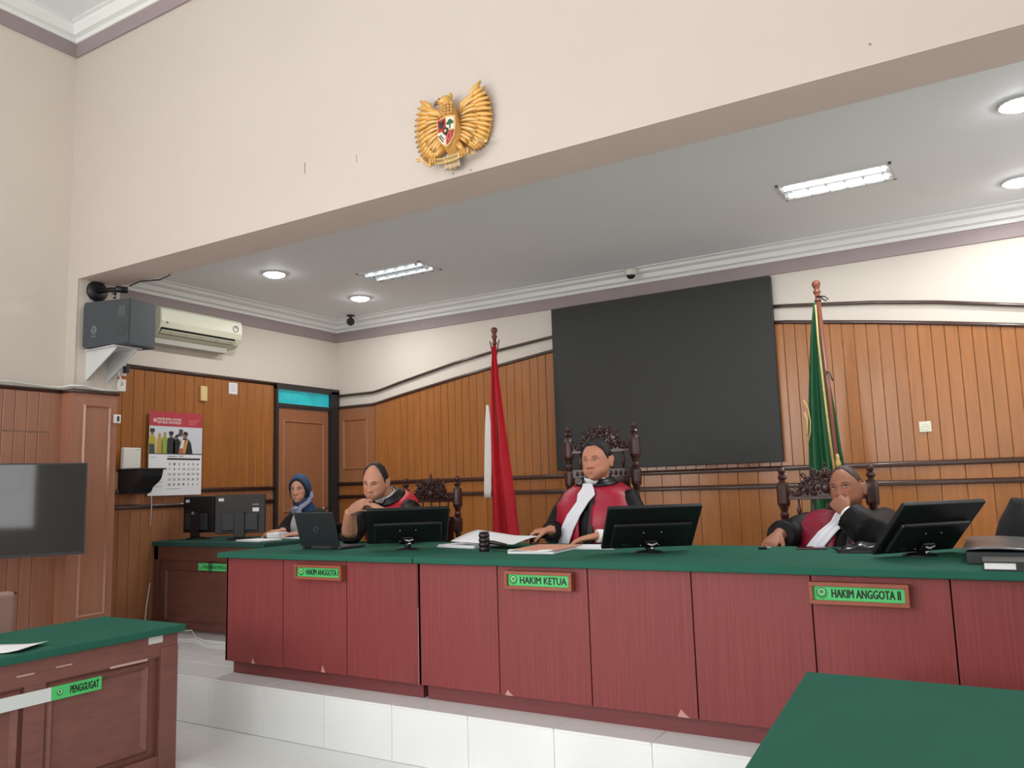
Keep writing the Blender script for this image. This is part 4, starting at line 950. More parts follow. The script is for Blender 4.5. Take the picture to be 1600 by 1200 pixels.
sheaf('paper_stack', 'loose white papers on the clerk table below the wide monitor', 'paper', (-5.42, 4.83, CT), -.15, .34, .22, .012, paper)
sheaf('paper_stack', 'thick block of white paper beside the clerk\'s hand', 'paper', (-5.46, 5.08, CT), .3, .12, .16, .055, paper)
sheaf('paper_stack', 'white sheets at the back corner of the clerk table', 'paper', (-5.28, 5.16, CT), .1, .26, .16, .008, paper)
tag(MB().tube([(-6.545, 4.76, CT+.10), (-6.51, 4.74, CT+.09), (-6.49, 4.73, CT+.03), (-6.48, 4.73, CT+.006)], .004, 6).build('red_cord', mat('reddish_cord', (120, 62, 50), .5), smooth=True), 'thin reddish cord drooping beside the narrow monitor', 'cable')
zz = ZD+.006
tag(MB().tube([(-6.53, 4.58, .70), (-6.53, 4.55, .50), (-6.50, 4.52, .38), (-6.44, 4.50, ZD+.006), (-6.35, 4.50, ZD+.006)], .005, 6).build('white_cord', cablewhite, smooth=True), 'white cord hanging beside the clerk table leg', 'cable')
tag(MB().tube([(-6.25, 4.55, zz), (-6.0, 4.62, zz+.02), (-5.8, 4.50, zz), (-5.6, 4.42, zz), (-5.3, 4.42, zz), (-4.9, 4.40, zz)], .006, 6).build('floor_cable', cablewhite, smooth=True), 'white cable curling across the dais towards the bench', 'cable')
tag(MB().tube([(-6.0, 4.30, zz), (-5.7, 4.42, zz), (-5.4, 4.28, zz), (-5.0, 4.30, zz), (-4.7, 4.33, zz)], .005, 6).build('floor_cable', cablewhite, smooth=True), 'second thinner white cable on the dais floor beside the bench', 'cable')

# ================================================================== FOREGROUND TABLES
t = thing('party_table', 'dark brown panelled table with green top and PENGGUGAT sign', 'table', (-3.93, 2.95, 0))
MB().b2((-.72, -2.2, .722), (.025, .02, .76)).build('green_top', baize, t, bevel=.006)
MB().b2((-.69, -2.16, .655), (-.005, -.01, .722)).build('apron', tablewood, t, bevel=.003)
MB().b2((-.62, -2.1, .04), (-.035, -.05, .655)).build('carcass', tablewood, t)
MB().b2((-.06, -.115, 0), (.0, -.01, .655)).build('corner_post', tablewood, t, bevel=.003)
MB().b2((-.69, -.115, 0), (-.63, -.01, .655)).build('corner_post', tablewood, t, bevel=.003)
for k in range(3):
    y1 = -.16-k*.66; MB().b2((-.045, y1-.56, .12), (-.028, y1, .60)).build('panel_field', tablewood, t)
    moulding('panel_moulding', tablewood, t, (-.033, y1-.56, .12), (0, 1, 0), (0, 0, 1), (1, 0, 0), .56, .48, .055, .028)
    if k < 2: MB().b2((-.04, y1-.66, .04), (-.0105, y1-.56, .652)).build('stile', tablewood, t, bevel=.002)
MB().b2((-.05, -2.1, .04), (-.008, -.05, .10)).build('bottom_rail', tablewood, t, bevel=.002)
MB().b2((-.05, -2.1, .605), (-.008, -.05, .66)).build('top_rail', tablewood, t, bevel=.002)
MB().b2((-.0052, -.19, .682), (-.0035, -.105, .722)).build('white_label', mat('worn_white_label', (206, 208, 206), .7), t)
MB().b2((-.0086, -.40, .600), (-.0070, -.19, .612)).build('worn_edge', mat('pale_worn_wood', (196, 166, 158), .8), t)
MB().b2((-.0056, -.68, .662), (-.004, -.60, .668)).build('worn_edge', MATS['pale_worn_wood'], t); MB().b2((-.0056, -.86, .655), (-.004, -.78, .662)).build('worn_edge', MATS['pale_worn_wood'], t)
t = thing('name_plate', 'green strip sign reading PENGGUGAT with a blank white strip', 'sign', (-3.938, 2.375, .547))
MB().b2((0, -.125, -.031), (.010, .125, .031)).build('green_strip', greensign, t)
MB().b2((0, -.70, -.031), (.009, -.1255, .031)).build('white_strip', mat('white_strip', (216, 224, 224), .5), t)
pts = []
MB().add([(.0106, -.085+.015*math.cos(a), .015*math.sin(a)) for a in [2*PI*i/14 for i in range(14)]], [tuple(range(14))]).build('green_badge', darkgreen, t)
MB().tube([(.011, -.085+.009*math.cos(a), .003+.009*math.sin(a)) for a in [2*PI*i/12 for i in range(13)]], .0018, 5).build('badge_ring', MATS['badge_pale'], t)
lettering('PENGGUGAT', t, (.0108, .038, .001), (0, 1, 0), (0, 0, 1), .036, .145, blackink, .022)
t = thing('paper_sheet', 'white sheet with a curled corner on the left green table', 'paper', (-4.12, 2.12, .76), .5)
MB().sheet([[(-.15+.3*j/6, -.11+.22*i/6, .004+.02*max(0, j/6-.6)**2*4) for j in range(7)] for i in range(7)], (0, 0, .002)).build('sheet', paper, t, smooth=True)
t = thing('folder', 'dark folder lying beside the white sheet on the left green table', 'folder', (-4.50, 1.90, .76), .4)
MB().b2((-.12, -.16, 0), (.12, .16, .02)).build('cover', mat('dark_mauve_folder', (70, 56, 62), .5), t, bevel=.003); MB().b2((-.115, -.155, .004), (.121, .155, .016)).build('pages', paper, t)

t = thing('party_table', 'green topped table in the right foreground', 'table', (0, 0, 0))
MB().prism([(-.657, 3.132), (.95, 3.132), (.95, 1.90), (-.585, 1.90)], (0, 0, .722), (1, 0, 0), (0, 1, 0), (0, 0, .038)).build('green_top', baize, t, bevel=.005)
MB().b2((-.56, 1.95, .05), (.9, 3.09, .722)).build('carcass', tablewood, t)
for x in (-.56, .86):
    for y in (1.95, 3.05): MB().b2((x-.02, y-.02, 0), (x+.05, y+.05, .722)).build('corner_post', tablewood, t, bevel=.003)

t = thing('upholstered_chair', 'dusty pink upholstered chair behind the left green table', 'chair', (-5.02, 2.36, 0), 0)
MB().b2((-.06, -.26, .50), (.03, .27, .935)).build('backrest', leathr, t, bevel=.025, seg=3)
MB().b2((-.02, -.26, .40), (.46, .26, .50)).build('seat', leathr, t, bevel=.025, seg=3)
for x in (0, .42):
    for y in (-.22, .22): MB().tube([(x, y, 0), (x, y, .42)], .018, 8).build('leg', darkpl, t)
for y in (-.2, .2): MB().tube([(0, y, .4), (-.02, y, .6)], .015, 8).build('back_support', darkpl, t)

# ================================================================== CARVED CHAIRS
def carved_chair(lab, x, y, zrail, rz=0.0):
    """zrail: world height of the bar under the carved crest"""
    t = thing('carved_chair', lab, 'chair', (x, y, ZD), rz, 'carved teak chairs behind the bench')
    zr = zrail-ZD; hw_ = .262; rnd = random.Random(5)
    # posts
    top_ = zr+.165; prof = [(.021, 0), (.027, .08), (.021, .10), (.034, .12), (.034, zr-.62), (.022, zr-.60), (.026, zr-.58), (.032, zr-.50), (.024, zr-.36), (.019, zr-.29), (.023, zr-.27), (.027, zr-.255), (.036, zr-.24), (.038, zr-.22), (.038, zr-.155), (.036, zr-.14), (.022, zr-.13), (.028, zr-.105), (.020, zr-.085), (.027, zr-.06), (.036, zr-.045), (.040, zr-.03), (.040, zr+.06), (.036, zr+.085), (.030, zr+.10), (.018, zr+.105), (.016, zr+.112), (.026, zr+.125), (.030, zr+.132), (.022, zr+.145), (.013, zr+.15), (.017, zr+.158), (.021, zr+.172), (.019, zr+.184), (.011, zr+.194), (.001, zr+.198)]
    prof = [p for p in prof]
    for s in (-1, 1): MB().lathe(prof, (s*hw_, 0, 0), 10).build('post', carved, t)
    MB().b2((-hw_+.03, -.016, zr-.010), (hw_-.03, .016, zr+.012)).build('crest_rail', carved, t, bevel=.003)
    MB().b2((-hw_+.03, -.014, zr-.19), (hw_-.03, .014, zr-.125)).build('middle_rail', carved, t, bevel=.003)
    MB().b2((-hw_+.03, -.014, zr-.46), (hw_-.03, .014, zr-.42)).build('lower_rail', carved, t, bevel=.003)
    MB().b2((-hw_+.05, -.012, zr-.42), (hw_-.05, .012, zr-.19)).build('back_panel', carved, t)
    for k in range(5):
        xx = (k-2)*.085
        MB().lathe([(.006, -.125), (.008, -.11), (.014, -.085), (.014, -.07), (.007, -.055), (.010, -.045), (.006, -.035), (.006, -.008)], (xx, 0, zr), 8).build('spindle', carved, t, smooth=True)
    # crest plate outline
    def crest(x_):
        a = abs(x_); return .055+.125*max(0, 1-(a/.150)**2.4)**.6+.012*math.cos(a*95) if a < .150 else .055+.016*math.cos(a*80)-.06*max(0, a-.19)
    xs_ = [-.232+.464*i/64 for i in range(65)]
    MB().prism([(-.232, .01)]+[(.232, .01)]+[(q, crest(q)-.004) for q in reversed(xs_)], (0, -.006, zr), (1, 0, 0), (0, 0, 1), (0, .016, 0)).build('crest_plate', carved, t)
    sc = MB()
    def scroll(cx, cz, r, a0, turns, s, th=.0075, y=-.010):
        pts = []; n = 12
        for i in range(n):
            q = i/(n-1); a = a0+s*turns*2*PI*q; rr = r*(1-.72*q); pts.append((cx+rr*math.cos(a), y-.006*math.sin(PI*q), cz+rr*math.sin(a)))
        sc.tube(pts, [th*(1-.45*i/(n-1)) for i in range(n)], 5); sc.ball((cx+r*.28*math.cos(a), y-.008, cz+r*.28*math.sin(a)), th*.95, 6, 4)
    for s in (-1, 1):
        for cx, cz, r, a0 in ((.05, .135, .034, 2.0), (.105, .105, .036, 2.4), (.150, .055, .034, 1.2), (.195, .038, .028, 1.8), (.045, .070, .034, -.8), (.100, .045, .026, -1.2), (.225, .045, .018, .6), (.13, .135, .020, .4), (.025, .105, .018, .5), (.075, .165, .016, 1.0), (.07, .025, .018, -.5), (.165, .022, .014, -.5)):
            scroll(s*cx, zr+cz, r, a0 if s > 0 else PI-a0, .95, s)
        for k in range(60):
            a = rnd.uniform(.005, .225); sc.ball((s*a, -.012, zr+rnd.uniform(.02, crest(a)-.012)), (rnd.uniform(.005, .010), .009, rnd.uniform(.005, .010)), 6, 4)
        for k in range(13):
            a = .012+.215*k/12; sc.ball((s*a, -.002, zr+crest(a)-.012), (.011, .012, .011), 6, 4)
    for k in range(7):   # shell in the middle
        a = PI*(k+.5)/7; sc.tube([(0, -.014, zr+.125), (.030*math.cos(a), -.022, zr+.125+.030*math.sin(a)), (.043*math.cos(a), -.014, zr+.125+.046*math.sin(a))], [.004, .008, .005], 5)
    sc.ball((0, -.016, zr+.06), (.030, .012, .034), 8, 6)
    o = sc.build('scrollwork', carved, t, smooth=True)
    MB().lathe([(.012, 0), (.006, .012), (.010, .022), (.006, .03), (.001, .045)], (0, 0, zr+.185), 8).build('crest_finial', carved, t)
    lo = MB()
    for k in range(11):
        sc2 = (k-5)*.038; lo.ball((sc2, -.014, zr-.158), (.014, .008, .018), 6, 4)
    lo.build('rail_carving', carved, t, smooth=True)
    MB().b2((-.27, -.52, .38), (.27, .0, .44)).build('seat_frame', carved, t, bevel=.006)
    MB().b2((-.24, -.50, .44), (.24, -.03, .49)).build('seat_cushion', mat('maroon_cushion', (96, 28, 34), .7), t, bevel=.02, seg=3)
    for s in (-1, 1):
        MB().lathe([(.026, 0), (.032, .06), (.02, .1), (.03, .2), (.02, .32), (.032, .36), (.032, .44), (.02, .48), (.026, .56), (.022, .64)], (s*.262, -.49, 0), 10).build('front_leg', carved, t)
        MB().tube([(s*.262, .0, .67), (s*.27, -.25, .675), (s*.275, -.52, .655)], [.024, .026, .03], 8, .7).build('armrest', carved, t, smooth=True)
carved_chair('carved dark chair showing beside the shoulder of the left judge', -3.975, 5.33, 1.357)
carved_chair('tallest carved dark chair behind the middle judge before the video wall', -2.44, 5.33, 1.690)
carved_chair('carved dark chair behind the right judge under the green flag', -.918, 5.33, 1.330)

# ================================================================== PEOPLE
def sstep(x, a, b):
    q = np.clip((x-a)/(b-a), 0, 1); return q*q*(3-2*q)
NU, NV = 72, 52
def dirs():
    D = []
    for i in range(NV+1):
        ph = -PI/2+PI*i/NV
        for j in range(NU):
            a = 2*PI*j/NU; D.append((math.cos(ph)*math.sin(a), math.cos(ph)*math.cos(a), math.sin(ph)))
    return np.array(D)
DIRS = dirs()
GRIDF = [(i*NU+j, i*NU+(j+1) % NU, (i+1)*NU+(j+1) % NU, (i+1)*NU+j) for i in range(NV) for j in range(NU)]
def head_base(D, wide=1.0, jaw=1.0):
    ux, uy, uz = D[:, 0], D[:, 1], D[:, 2]
    s = sstep(-uz, .15, 1.0)
    x = .0775*wide*ux*(1-.20*(2-jaw)*sstep(-uz, .3, 1)*(uy > -9)); x = x*(1-.05*sstep(uz, .3, 1))
    cr = np.sqrt(ux*ux+uy*uy)+1e-9; cf = np.clip(uy/cr, -1, 1)
    yf = .098*np.sign(uy)*np.abs(uy)
    y = yf+.048*s*(.35+.65*np.clip(cf, 0, 1)); y = np.where(uy < 0, y*(1-.35*sstep(-uz, .1, .9)), y)
    # fuller jaw corners
    x = x*(1+.16*jaw*np.exp(-((uz+.62)/.25)**2)*np.clip(cf+.3, 0, 1))
    z = .122*uz
    z = np.where(uz < 0, z*(1-.10*sstep(-uz, .5, 1)*np.clip(-cf, 0, 1)), z)
    return np.stack([x, y, z], 1)
def head_shape(D, wide=1.0, jaw=1.0, nose=1.0):
    P = head_base(D, wide, jaw); x, z = P[:, 0], P[:, 2]; m = sstep(D[:, 1], .05, .45)
    g = lambda cx, cz, sx, sz: np.exp(-((x-cx)/sx)**2-((z-cz)/sz)**2)
    d = np.zeros(len(P)); ax = np.abs(x)
    ramp = np.clip((.018-z)/.056, 0, 1)
    prof = np.where(z > -.040, .004+.020*ramp**1.15, .024*np.exp(-((z+.040)/.0065)**2))*(z < .05)*np.exp(-np.maximum(0, (z-.018)/.012)**2)
    d += nose*prof*np.exp(-(x/(.0095+.006*ramp))**2)
    d += .0085*nose*(g(.0155, -.036, .0075, .0085)+g(-.0155, -.036, .0075, .0085))
    d -= .0115*(g(.032, .002, .0175, .0105)+g(-.032, .002, .0175, .0105))
    d += .0042*(g(.032, .002, .0115, .0055)+g(-.032, .002, .0115, .0055))      # lids over the eyeball
    d += .0065*(g(.030, .021, .022, .007)+g(-.030, .021, .022, .007))         # brow
    d += .0055*(g(.046, -.022, .018, .016)+g(-.046, -.022, .018, .016))       # cheek bone
    d -= .0050*(g(.030, -.050, .008, .014)+g(-.030, -.050, .008, .014))       # fold beside the mouth
    d += .0075*g(0, -.062, .021, .0062)+.0075*g(0, -.0755, .018, .0062)-.0035*g(0, -.0685, .022, .0028)
    d -= .004*g(0, -.087, .018, .006)
    d += .0075*g(0, -.104, .019, .011)
    P[:, 1] += d*m; return P
def hair_shell(D, H, T, wide, jaw, soft=.13):
    P = head_base(D, wide, jaw); az = np.arctan2(np.abs(D[:, 0]), D[:, 1]); el = np.arcsin(np.clip(D[:, 2], -1, 1))
    xs_, ys_ = zip(*H); h = np.interp(az, xs_, ys_); k = sstep(el-h, -.03, soft)
    Tt = T*(.45+.55*sstep(el, .0, .9)); t = -.010+k*(Tt+.010)
    nz = np.array([noise.noise(Vector((d[0]*9, d[1]*9, d[2]*5))) for d in D]); t = t+k*nz*T*.25
    N = D.copy(); N[:, 2] *= .8; N /= np.linalg.norm(N, axis=1)[:, None]
    return P+N*t[:, None]
def remesh(mb, voxel, smooth=3, fold=0.0, seed=0.0):
    me = bpy.data.meshes.new('tmp'); me.from_pydata([tuple(v) for v in mb.v], [], mb.f)
    bm = bmesh.new(); bm.from_mesh(me); bmesh.ops.recalc_face_normals(bm, faces=bm.faces); bm.to_mesh(me); bm.free()
    ob = bpy.data.objects.new('tmp', me); COL.objects.link(ob)
    r = ob.modifiers.new('r', 'REMESH'); r.mode = 'VOXEL'; r.voxel_size = voxel; r.use_smooth_shade = True
    if smooth:
        sm = ob.modifiers.new('s', 'SMOOTH'); sm.factor = .5; sm.iterations = smooth
    bpy.context.view_layer.update(); dg = bpy.context.evaluated_depsgraph_get()
    out = bpy.data.meshes.new_from_object(ob.evaluated_get(dg))
    bpy.data.objects.remove(ob); bpy.data.meshes.remove(me)
    if fold:
        nr = [v.normal.copy() for v in out.vertices]
        for v, n in zip(out.vertices, nr):
            p = v.co; q = noise.noise(Vector((p.x*11+seed, p.y*11, p.z*3.5)))+.5*noise.noise(Vector((p.x*23+seed, p.y*23+4, p.z*8)))
            v.co = p+n*(fold*q)
    out.update(); return out
RINGS = [(-.06, .185, .15, .02), (0, .19, .155, .02), (.2, .185, .15, .025), (.42, .19, .145, .028), (.62, .20, .14, .024), (.78, .198, .125, .012), (.88, .178, .105, .004), (.945, .132, .088, .0), (.985, .088, .076, .004), (1.03, .070, .069, .010), (1.07, .066, .066, .014)]
class Torso:
    def __init__(s, pelvis, neck, shR, shL, k, fat=1.0):
        s.p, s.n = Vector(pelvis), Vector(neck); s.k = k; s.fat = fat
        s.up = (s.n-s.p).normalized(); sd = Vector(shR)-Vector(shL); s.x = (sd-s.up*sd.dot(s.up)).normalized(); s.y = s.up.cross(s.x)
        s.L = (s.n-s.p).length
    def at(s, t, th, off=0.0):
        """t along the spine (1 = neck base), th angle from front (+ = own right side)"""
        R = RINGS
        for a, b in zip(R, R[1:]):
            if t <= b[0] or b is R[-1]: break
        q = min(max((t-a[0])/(b[0]-a[0]), 0), 1); q = q
        A = (a[1]+(b[1]-a[1])*q)*s.k; B = (a[2]+(b[2]-a[2])*q)*s.k; o = (a[3]+(b[3]-a[3])*q)*s.k
        if t < .8: A *= s.fat; B *= 1+(s.fat-1)*1.6*max(0, math.cos(th*.5))
        e = 2/2.4; c, sn = math.cos(th), math.sin(th)
        fx = math.copysign(abs(sn)**e, sn); fy = math.copysign(abs(c)**e, c)
        return s.p+(s.n-s.p)*t+s.x*((A+off)*fx)+s.y*((B+off)*fy+o)
    def solid(s, mb, off, t0=-.06, t1=1.07, n=32, m=24):
        mb.loft([[s.at(t0+(t1-t0)*i/m, 2*PI*j/n, off) for j in range(n)] for i in range(m+1)])
def finger(mb, base, d, n, lens, rad, curl):
    pts = [base-d*.02, base]; rs = [rad, rad]; c = 0; ax = d.cross(n).normalized()
    cur = Vector(base); dd = Vector(d)
    for L, cu in zip(lens, curl):
        dd = Matrix.Rotation(cu, 3, ax) @ dd
        pts.append(cur+dd*L*.5); rs.append(rad*.93); cur = cur+dd*L; rad *= .93; pts.append(cur); rs.append(rad)
    pts.append(cur+dd*rad*.5); rs.append(rad*.6)
    mb.tube(pts, rs, 8)
def hand(mb, w_, d, n, right, k, curls, spread=.07, thumb=(.8, .5, .3), tout=.8):
    w_, d, n = Vector(w_), Vector(d).normalized(), Vector(n); n = (n-d*n.dot(d)).normalized()
    l = d.cross(n)*(1 if right else -1)       # towards the thumb
    rows = []
    for a, hw, ht in ((-.03, .027, .022), (0, .028, .020), (.03, .036, .019), (.06, .042, .017), (.09, .043, .014), (.10, .040, .010)):
        c = w_+d*a*k; rows.append([c+l*(hw*k*math.cos(q))+n*(ht*k*math.sin(q)) for q in [2*PI*j/12 for j in range(12)]])
    mb.loft(rows)
    for i in range(4):
        lat = (1.5-i)*.0212; ln = (.94, 1.05, .98, .78)[i]*k; cu = curls[i] if isinstance(curls[0], (list, tuple)) else curls
        dd = (d+l*(spread*(1.5-i))).normalized()
        finger(mb, w_+d*.093*k+l*lat*k, dd, n, (.046*ln, .029*ln, .022*ln), (.0098 if i < 3 else .0085)*k, cu)
    td = (d*(1-tout*.45)+l*tout+n*.25).normalized(); b = w_+d*.028*k+l*.028*k
    mb.tube([b-td*.02*k, b, b+td*.04*k], [.015*k, .016*k, .0125*k], 8)
    finger(mb, b+td*.04*k, td, (d*thumb[0]+n*thumb[1]-l*.3).normalized(), (.034*k, .026*k), .0118*k, (thumb[2], thumb[2]))

def headmat(center, az, pitch, roll, k):
    y = Vector((math.cos(az)*math.cos(pitch), math.sin(az)*math.cos(pitch), math.sin(pitch)))
    x = y.cross(Vector((0, 0, 1))).normalized(); z = x.cross(y)
    c, s = math.cos(roll), math.sin(roll); x2 = x*c+z*s; z2 = z*c-x*s
    M = Matrix((x2, y, z2)).transposed()*k; M = M.to_4x4(); M.translation = center; return M

def paint(me, HM, C):
    """skin colouring: ruddier nose and cheeks, darker eye areas, mouth folds and shaven chin"""
    n = len(me.vertices); co = np.empty(n*3); me.vertices.foreach_get('co', co); co = co.reshape(-1, 3)
    Mi = np.array(HM.inverted()); L = co @ Mi[:3, :3].T+Mi[:3, 3]; x, y, z = L[:, 0], L[:, 1], L[:, 2]; ax = np.abs(x)
    base = np.tile(np.array(lin(C['skin'])[:3]), (n, 1)); fr = sstep(y, .02, .07)*(np.abs(z) < .14)*(ax < .12)
    g = lambda cx, cz, sx, sz: np.exp(-((ax-cx)/sx)**2-((z-cz)/sz)**2)*fr
    def mul(w, c): return 1-w[:, None]*(1-np.array(c))
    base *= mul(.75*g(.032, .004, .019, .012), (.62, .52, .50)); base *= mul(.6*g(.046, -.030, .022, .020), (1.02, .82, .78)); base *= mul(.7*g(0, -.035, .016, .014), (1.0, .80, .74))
    base *= mul(.55*np.exp(-((ax-(.018+.30*np.clip(-.038-z, 0, .05)))/.0035)**2)*fr*(z < -.036)*(z > -.078), (.62, .52, .50))  # thin darker line along the fold beside the mouth
    if not C.get('hijab'): base *= mul(.55*fr*np.clip(sstep(-z, .052, .066)-.55*g(0, -.0685, .022, .008), 0, 1), (.80, .78, .80))
    nz = np.array([noise.noise(Vector(p*28)) for p in L[::1]]) if n < 200000 else 0
    base *= (1+.05*nz)[:, None]
    at = me.color_attributes.new('Col', 'FLOAT_COLOR', 'POINT'); at.data.foreach_set('color', np.clip(np.concatenate([base, np.ones((n, 1))], 1), 0, 1).astype(np.float32).ravel())

def person(label, C):
    k = C['k']; loc = Vector((C['pelvis'][0], C['pelvis'][1], ZD)); t = thing('person', label, 'person', loc, group=None)
    def put(nm, me, m, smooth=True):
        me.transform(Matrix.Translation(-loc)); me.update(); return link(nm, me, m, t, smooth)
    HM = headmat(Vector(C['head']), math.radians(C['az']), math.radians(C['pitch']), math.radians(C.get('roll', 0)), k)
    wide, jaw = C.get('wide', 1.0), C.get('jaw', 1.0)
    tr = Torso(C['pelvis'], C['neck'], C['shR'], C['shL'], k, C.get('fat', 1.0))
    skin = mat('skin_%s' % C['tone'], C['skin'], .50, spec=.35, attr='Col', bump=.06, bscale=160)
    # ---- body: one continuous surface
    mb = MB()
    hp = head_shape(DIRS, wide, jaw, C.get('nose', 1.0)); mb.add([HM @ Vector(p) for p in hp], GRIDF)
    for s in (() if C.get('hijab') else (-1, 1)):
        e = Matrix.Rotation(s*.30, 3, 'Z') @ Matrix.Rotation(-.12, 3, 'X')
        M3 = HM.to_3x3() @ e
        mb.ball(HM @ Vector((s*.0815*wide, -.014, -.014)), (.0085, .0200, .034), 12, 10, M3)
        mb.ball(HM @ Vector((s*.088*wide, -.024, .004)), (.007, .014, .024), 10, 8, M3)
    nk = Vector(C['neck']); hb = HM @ Vector((0, -.022, -.05))
    mb.tube([HM @ Vector((0, -.02, .0)), hb, hb.lerp(nk, .55)+tr.y*-.004, nk-tr.up*.03], [.055*k, .059*k, .060*k*C.get('neckw', 1), .072*k], 16)
    tr.solid(mb, -.03*k, 0.0, 1.0)
    for sd, right in (('R', True), ('L', False)):
        sh, el, wr = Vector(C['sh'+sd]), Vector(C['el'+sd]), Vector(C['wr'+sd])
        mb.tube([sh, sh.lerp(el, .4), el, el.lerp(wr, .25), el.lerp(wr, .6), wr], [q*k*C.get('arm', 1.0) for q in (.050, .047, .042, .046, .039, .029)], 12)
        hs = C.get('hand'+sd)
        if hs: hand(mb, wr, hs['d'], hs['n'], right, k, hs['curl'], hs.get('spread', .07), hs.get('thumb', (.8, .5, .3)), hs.get('tout', .8))
    body = remesh(mb, C.get('voxel', .0045), 2)
    bvh = BVHTree.FromPolygons([HM @ Vector(p) for p in hp], GRIDF)
    paint(body, HM, C); put('body', body, skin)
    # ---- face details, laid on the face
    fd = (HM.to_3x3() @ Vector((0, 1, 0))).normalized()
    def proj(x, z, off):
        o = HM @ Vector((x, .25, z)); h = bvh.ray_cast(o, -fd)
        return (h[0] if h[0] is not None else HM @ Vector((x, .1, z)))+fd*off
    def patch(nm, pts, m, off=.0012, rings=4, dome=0.0):
        cx = sum(p[0] for p in pts)/len(pts); cz = sum(p[1] for p in pts)/len(pts); n = len(pts); vs = [proj(cx, cz, off*k+dome*k)]; fs = []
        for r in range(1, rings+1):
            q = r/rings
            for p in pts: vs.append(proj(cx+(p[0]-cx)*q, cz+(p[1]-cz)*q, (off if r < rings else -.0012)*k+dome*k*(1-q*q)))
        for i in range(n): fs.append((0, 1+i, 1+(i+1) % n))
        for r in range(rings-1):
            for i in range(n): a = 1+r*n; fs.append((a+i, a+n+i, a+n+(i+1) % n, a+(i+1) % n))
        o = MB().add(vs, fs); return put(nm, o.mesh(nm), m)
    EY = C.get('eye', dict(open=.0042, gx=0.0, gz=0.0))
    white = mat('eye_white', (206, 196, 190), .3); iris = mat('dark_iris', (30, 20, 18), .2); lash = mat('lash_dark', (38, 24, 22), .6)
    browm = mat('brow_%s' % C['tone'], C.get('brow', (40, 30, 28)), .8); lipm = mat('lip_%s' % C['tone'], C.get('lip', (150, 84, 78)), .45)
    for s in (-1, 1):
        oh = EY['open']; ex, ez = s*.0315, .003
        alm = [(ex+.0160*math.cos(a), ez+oh*math.sin(a)*(1.0 if math.sin(a) > 0 else .8)) for a in [2*PI*i/14 for i in range(14)]]
        if oh > .002:
            patch('eye', alm, white, .0008)
            patch('iris', [(ex+EY['gx']+.0066*math.cos(a), ez+EY['gz']+min(.0064, oh)*math.sin(a)) for a in [2*PI*i/12 for i in range(12)]], iris, .0018, 2)
        lid = [(ex-.0180+.036*i/8, ez+oh*math.sin(PI*i/8)*1.0+.0005) for i in range(9)]
        patch('eyelash_line', lid+[(p[0], p[1]+.0032+.0018*math.sin(PI*i/8)) for i, p in reversed(list(enumerate(lid)))], lash, .0016, 2)
        bw = C.get('browh', .0060)
        br = [(s*(.013+.036*i/8), .0190+.0065*math.sin(PI*.75*i/8)) for i in range(9)]
        patch('eyebrow', br+[(p[0], p[1]+bw*(1-.6*i/8)) for i, p in reversed(list(enumerate(br)))], browm, .0022, 2)
        patch('nostril', [(s*.0090+.0050*math.cos(a), -.0440+.0028*math.sin(a)) for a in [2*PI*i/8 for i in range(8)]], lash, .0010, 1)  # nostrils, drawn larger to paint the shadow under the nose
    mw = C.get('mouth', .0235)
    up = [(-mw+2*mw*i/10, -.0688+.0062*math.sin(PI*i/10)*(1-.22*math.exp(-((i-5)/1.3)**2))) for i in range(11)]
    lo = [(mw-2*mw*i/10, -.0688-.0075*math.sin(PI*i/10)) for i in range(11)]
    if not C.get('nomouth'):
        patch('lips', up+lo[1:-1], lipm, .0012, 3)
        patch('mouth_line', [(-mw+2*mw*i/8, -.0688+.0006*math.sin(i)) for i in range(9)]+[(mw-2*mw*i/8, -.0706) for i in range(9)], mat('mouth_dark', (84, 40, 40), .6), .0022, 1)
    if C.get('moustache'):
        for s in (-1, 1):
            a = [(s*(.003+.022*i/6), -.0585-.004*i/6) for i in range(7)]
            patch('moustache', a+[(p[0], p[1]+.0052*(1-.5*i/6)) for i, p in reversed(list(enumerate(a)))], mat('moustache_%s' % C['tone'], C['moustache'], .8), .0016, 2)
        patch('chin_beard', [(.012*math.cos(a), -.103+.010*math.sin(a)) for a in [2*PI*i/12 for i in range(12)]], MATS['moustache_%s' % C['tone']], .0012, 2)
    # ---- hair
    if 'hair' in C:
        hs_ = hair_shell(DIRS, C['hair'], C['hairT'], wide, jaw, C.get('hairsoft', .13))
        put('hair', MB().add([HM @ Vector(p) for p in hs_], GRIDF).mesh('hair'), mat('hair_%s' % C['tone'], C['hairc'], .55, var=.3, vscale=60, bump=.25, bscale=220))
    if C.get('hijab'):
        D = DIRS; P = head_base(D, 1.0, .9); N = D.copy()
        def shell(cx, cz, rx, rz, T):
            f = (P[:, 0]/rx)**2+((P[:, 2]-cz)/rz)**2; inside = (D[:, 1] > 0)
            kk = np.where(inside, sstep(f, .85, 1.15), 1.0); return P+N*(-.012+kk*(T+.012))[:, None]
        put('under_scarf', MB().add([HM @ Vector(p) for p in shell(0, -.022, .066, .098, .011)], GRIDF).mesh('u'), mat('black_under_scarf', (24, 24, 30), .8))
        hb_ = MB().add([HM @ Vector(p) for p in shell(-.004, -.028, .074, .116, .019)], GRIDF)
        nk2 = tr.at
        rows = []
        for i in range(9):
            q = i/8; c0 = (HM @ Vector((0, -.004, -.075))).lerp(Vector(C['neck'])-tr.up*.03*k+tr.y*.02*k, q)
            rr = (.074+.026*q**1.4)*k
            rows.append([c0+tr.x*(rr*1.12*math.sin(a))+tr.y*(rr*(.92+.05*math.cos(3*a))*math.cos(a))-tr.up*(.05*k*q*q*max(0, math.cos(a))) for a in [2*PI*j/28 for j in range(28)]])
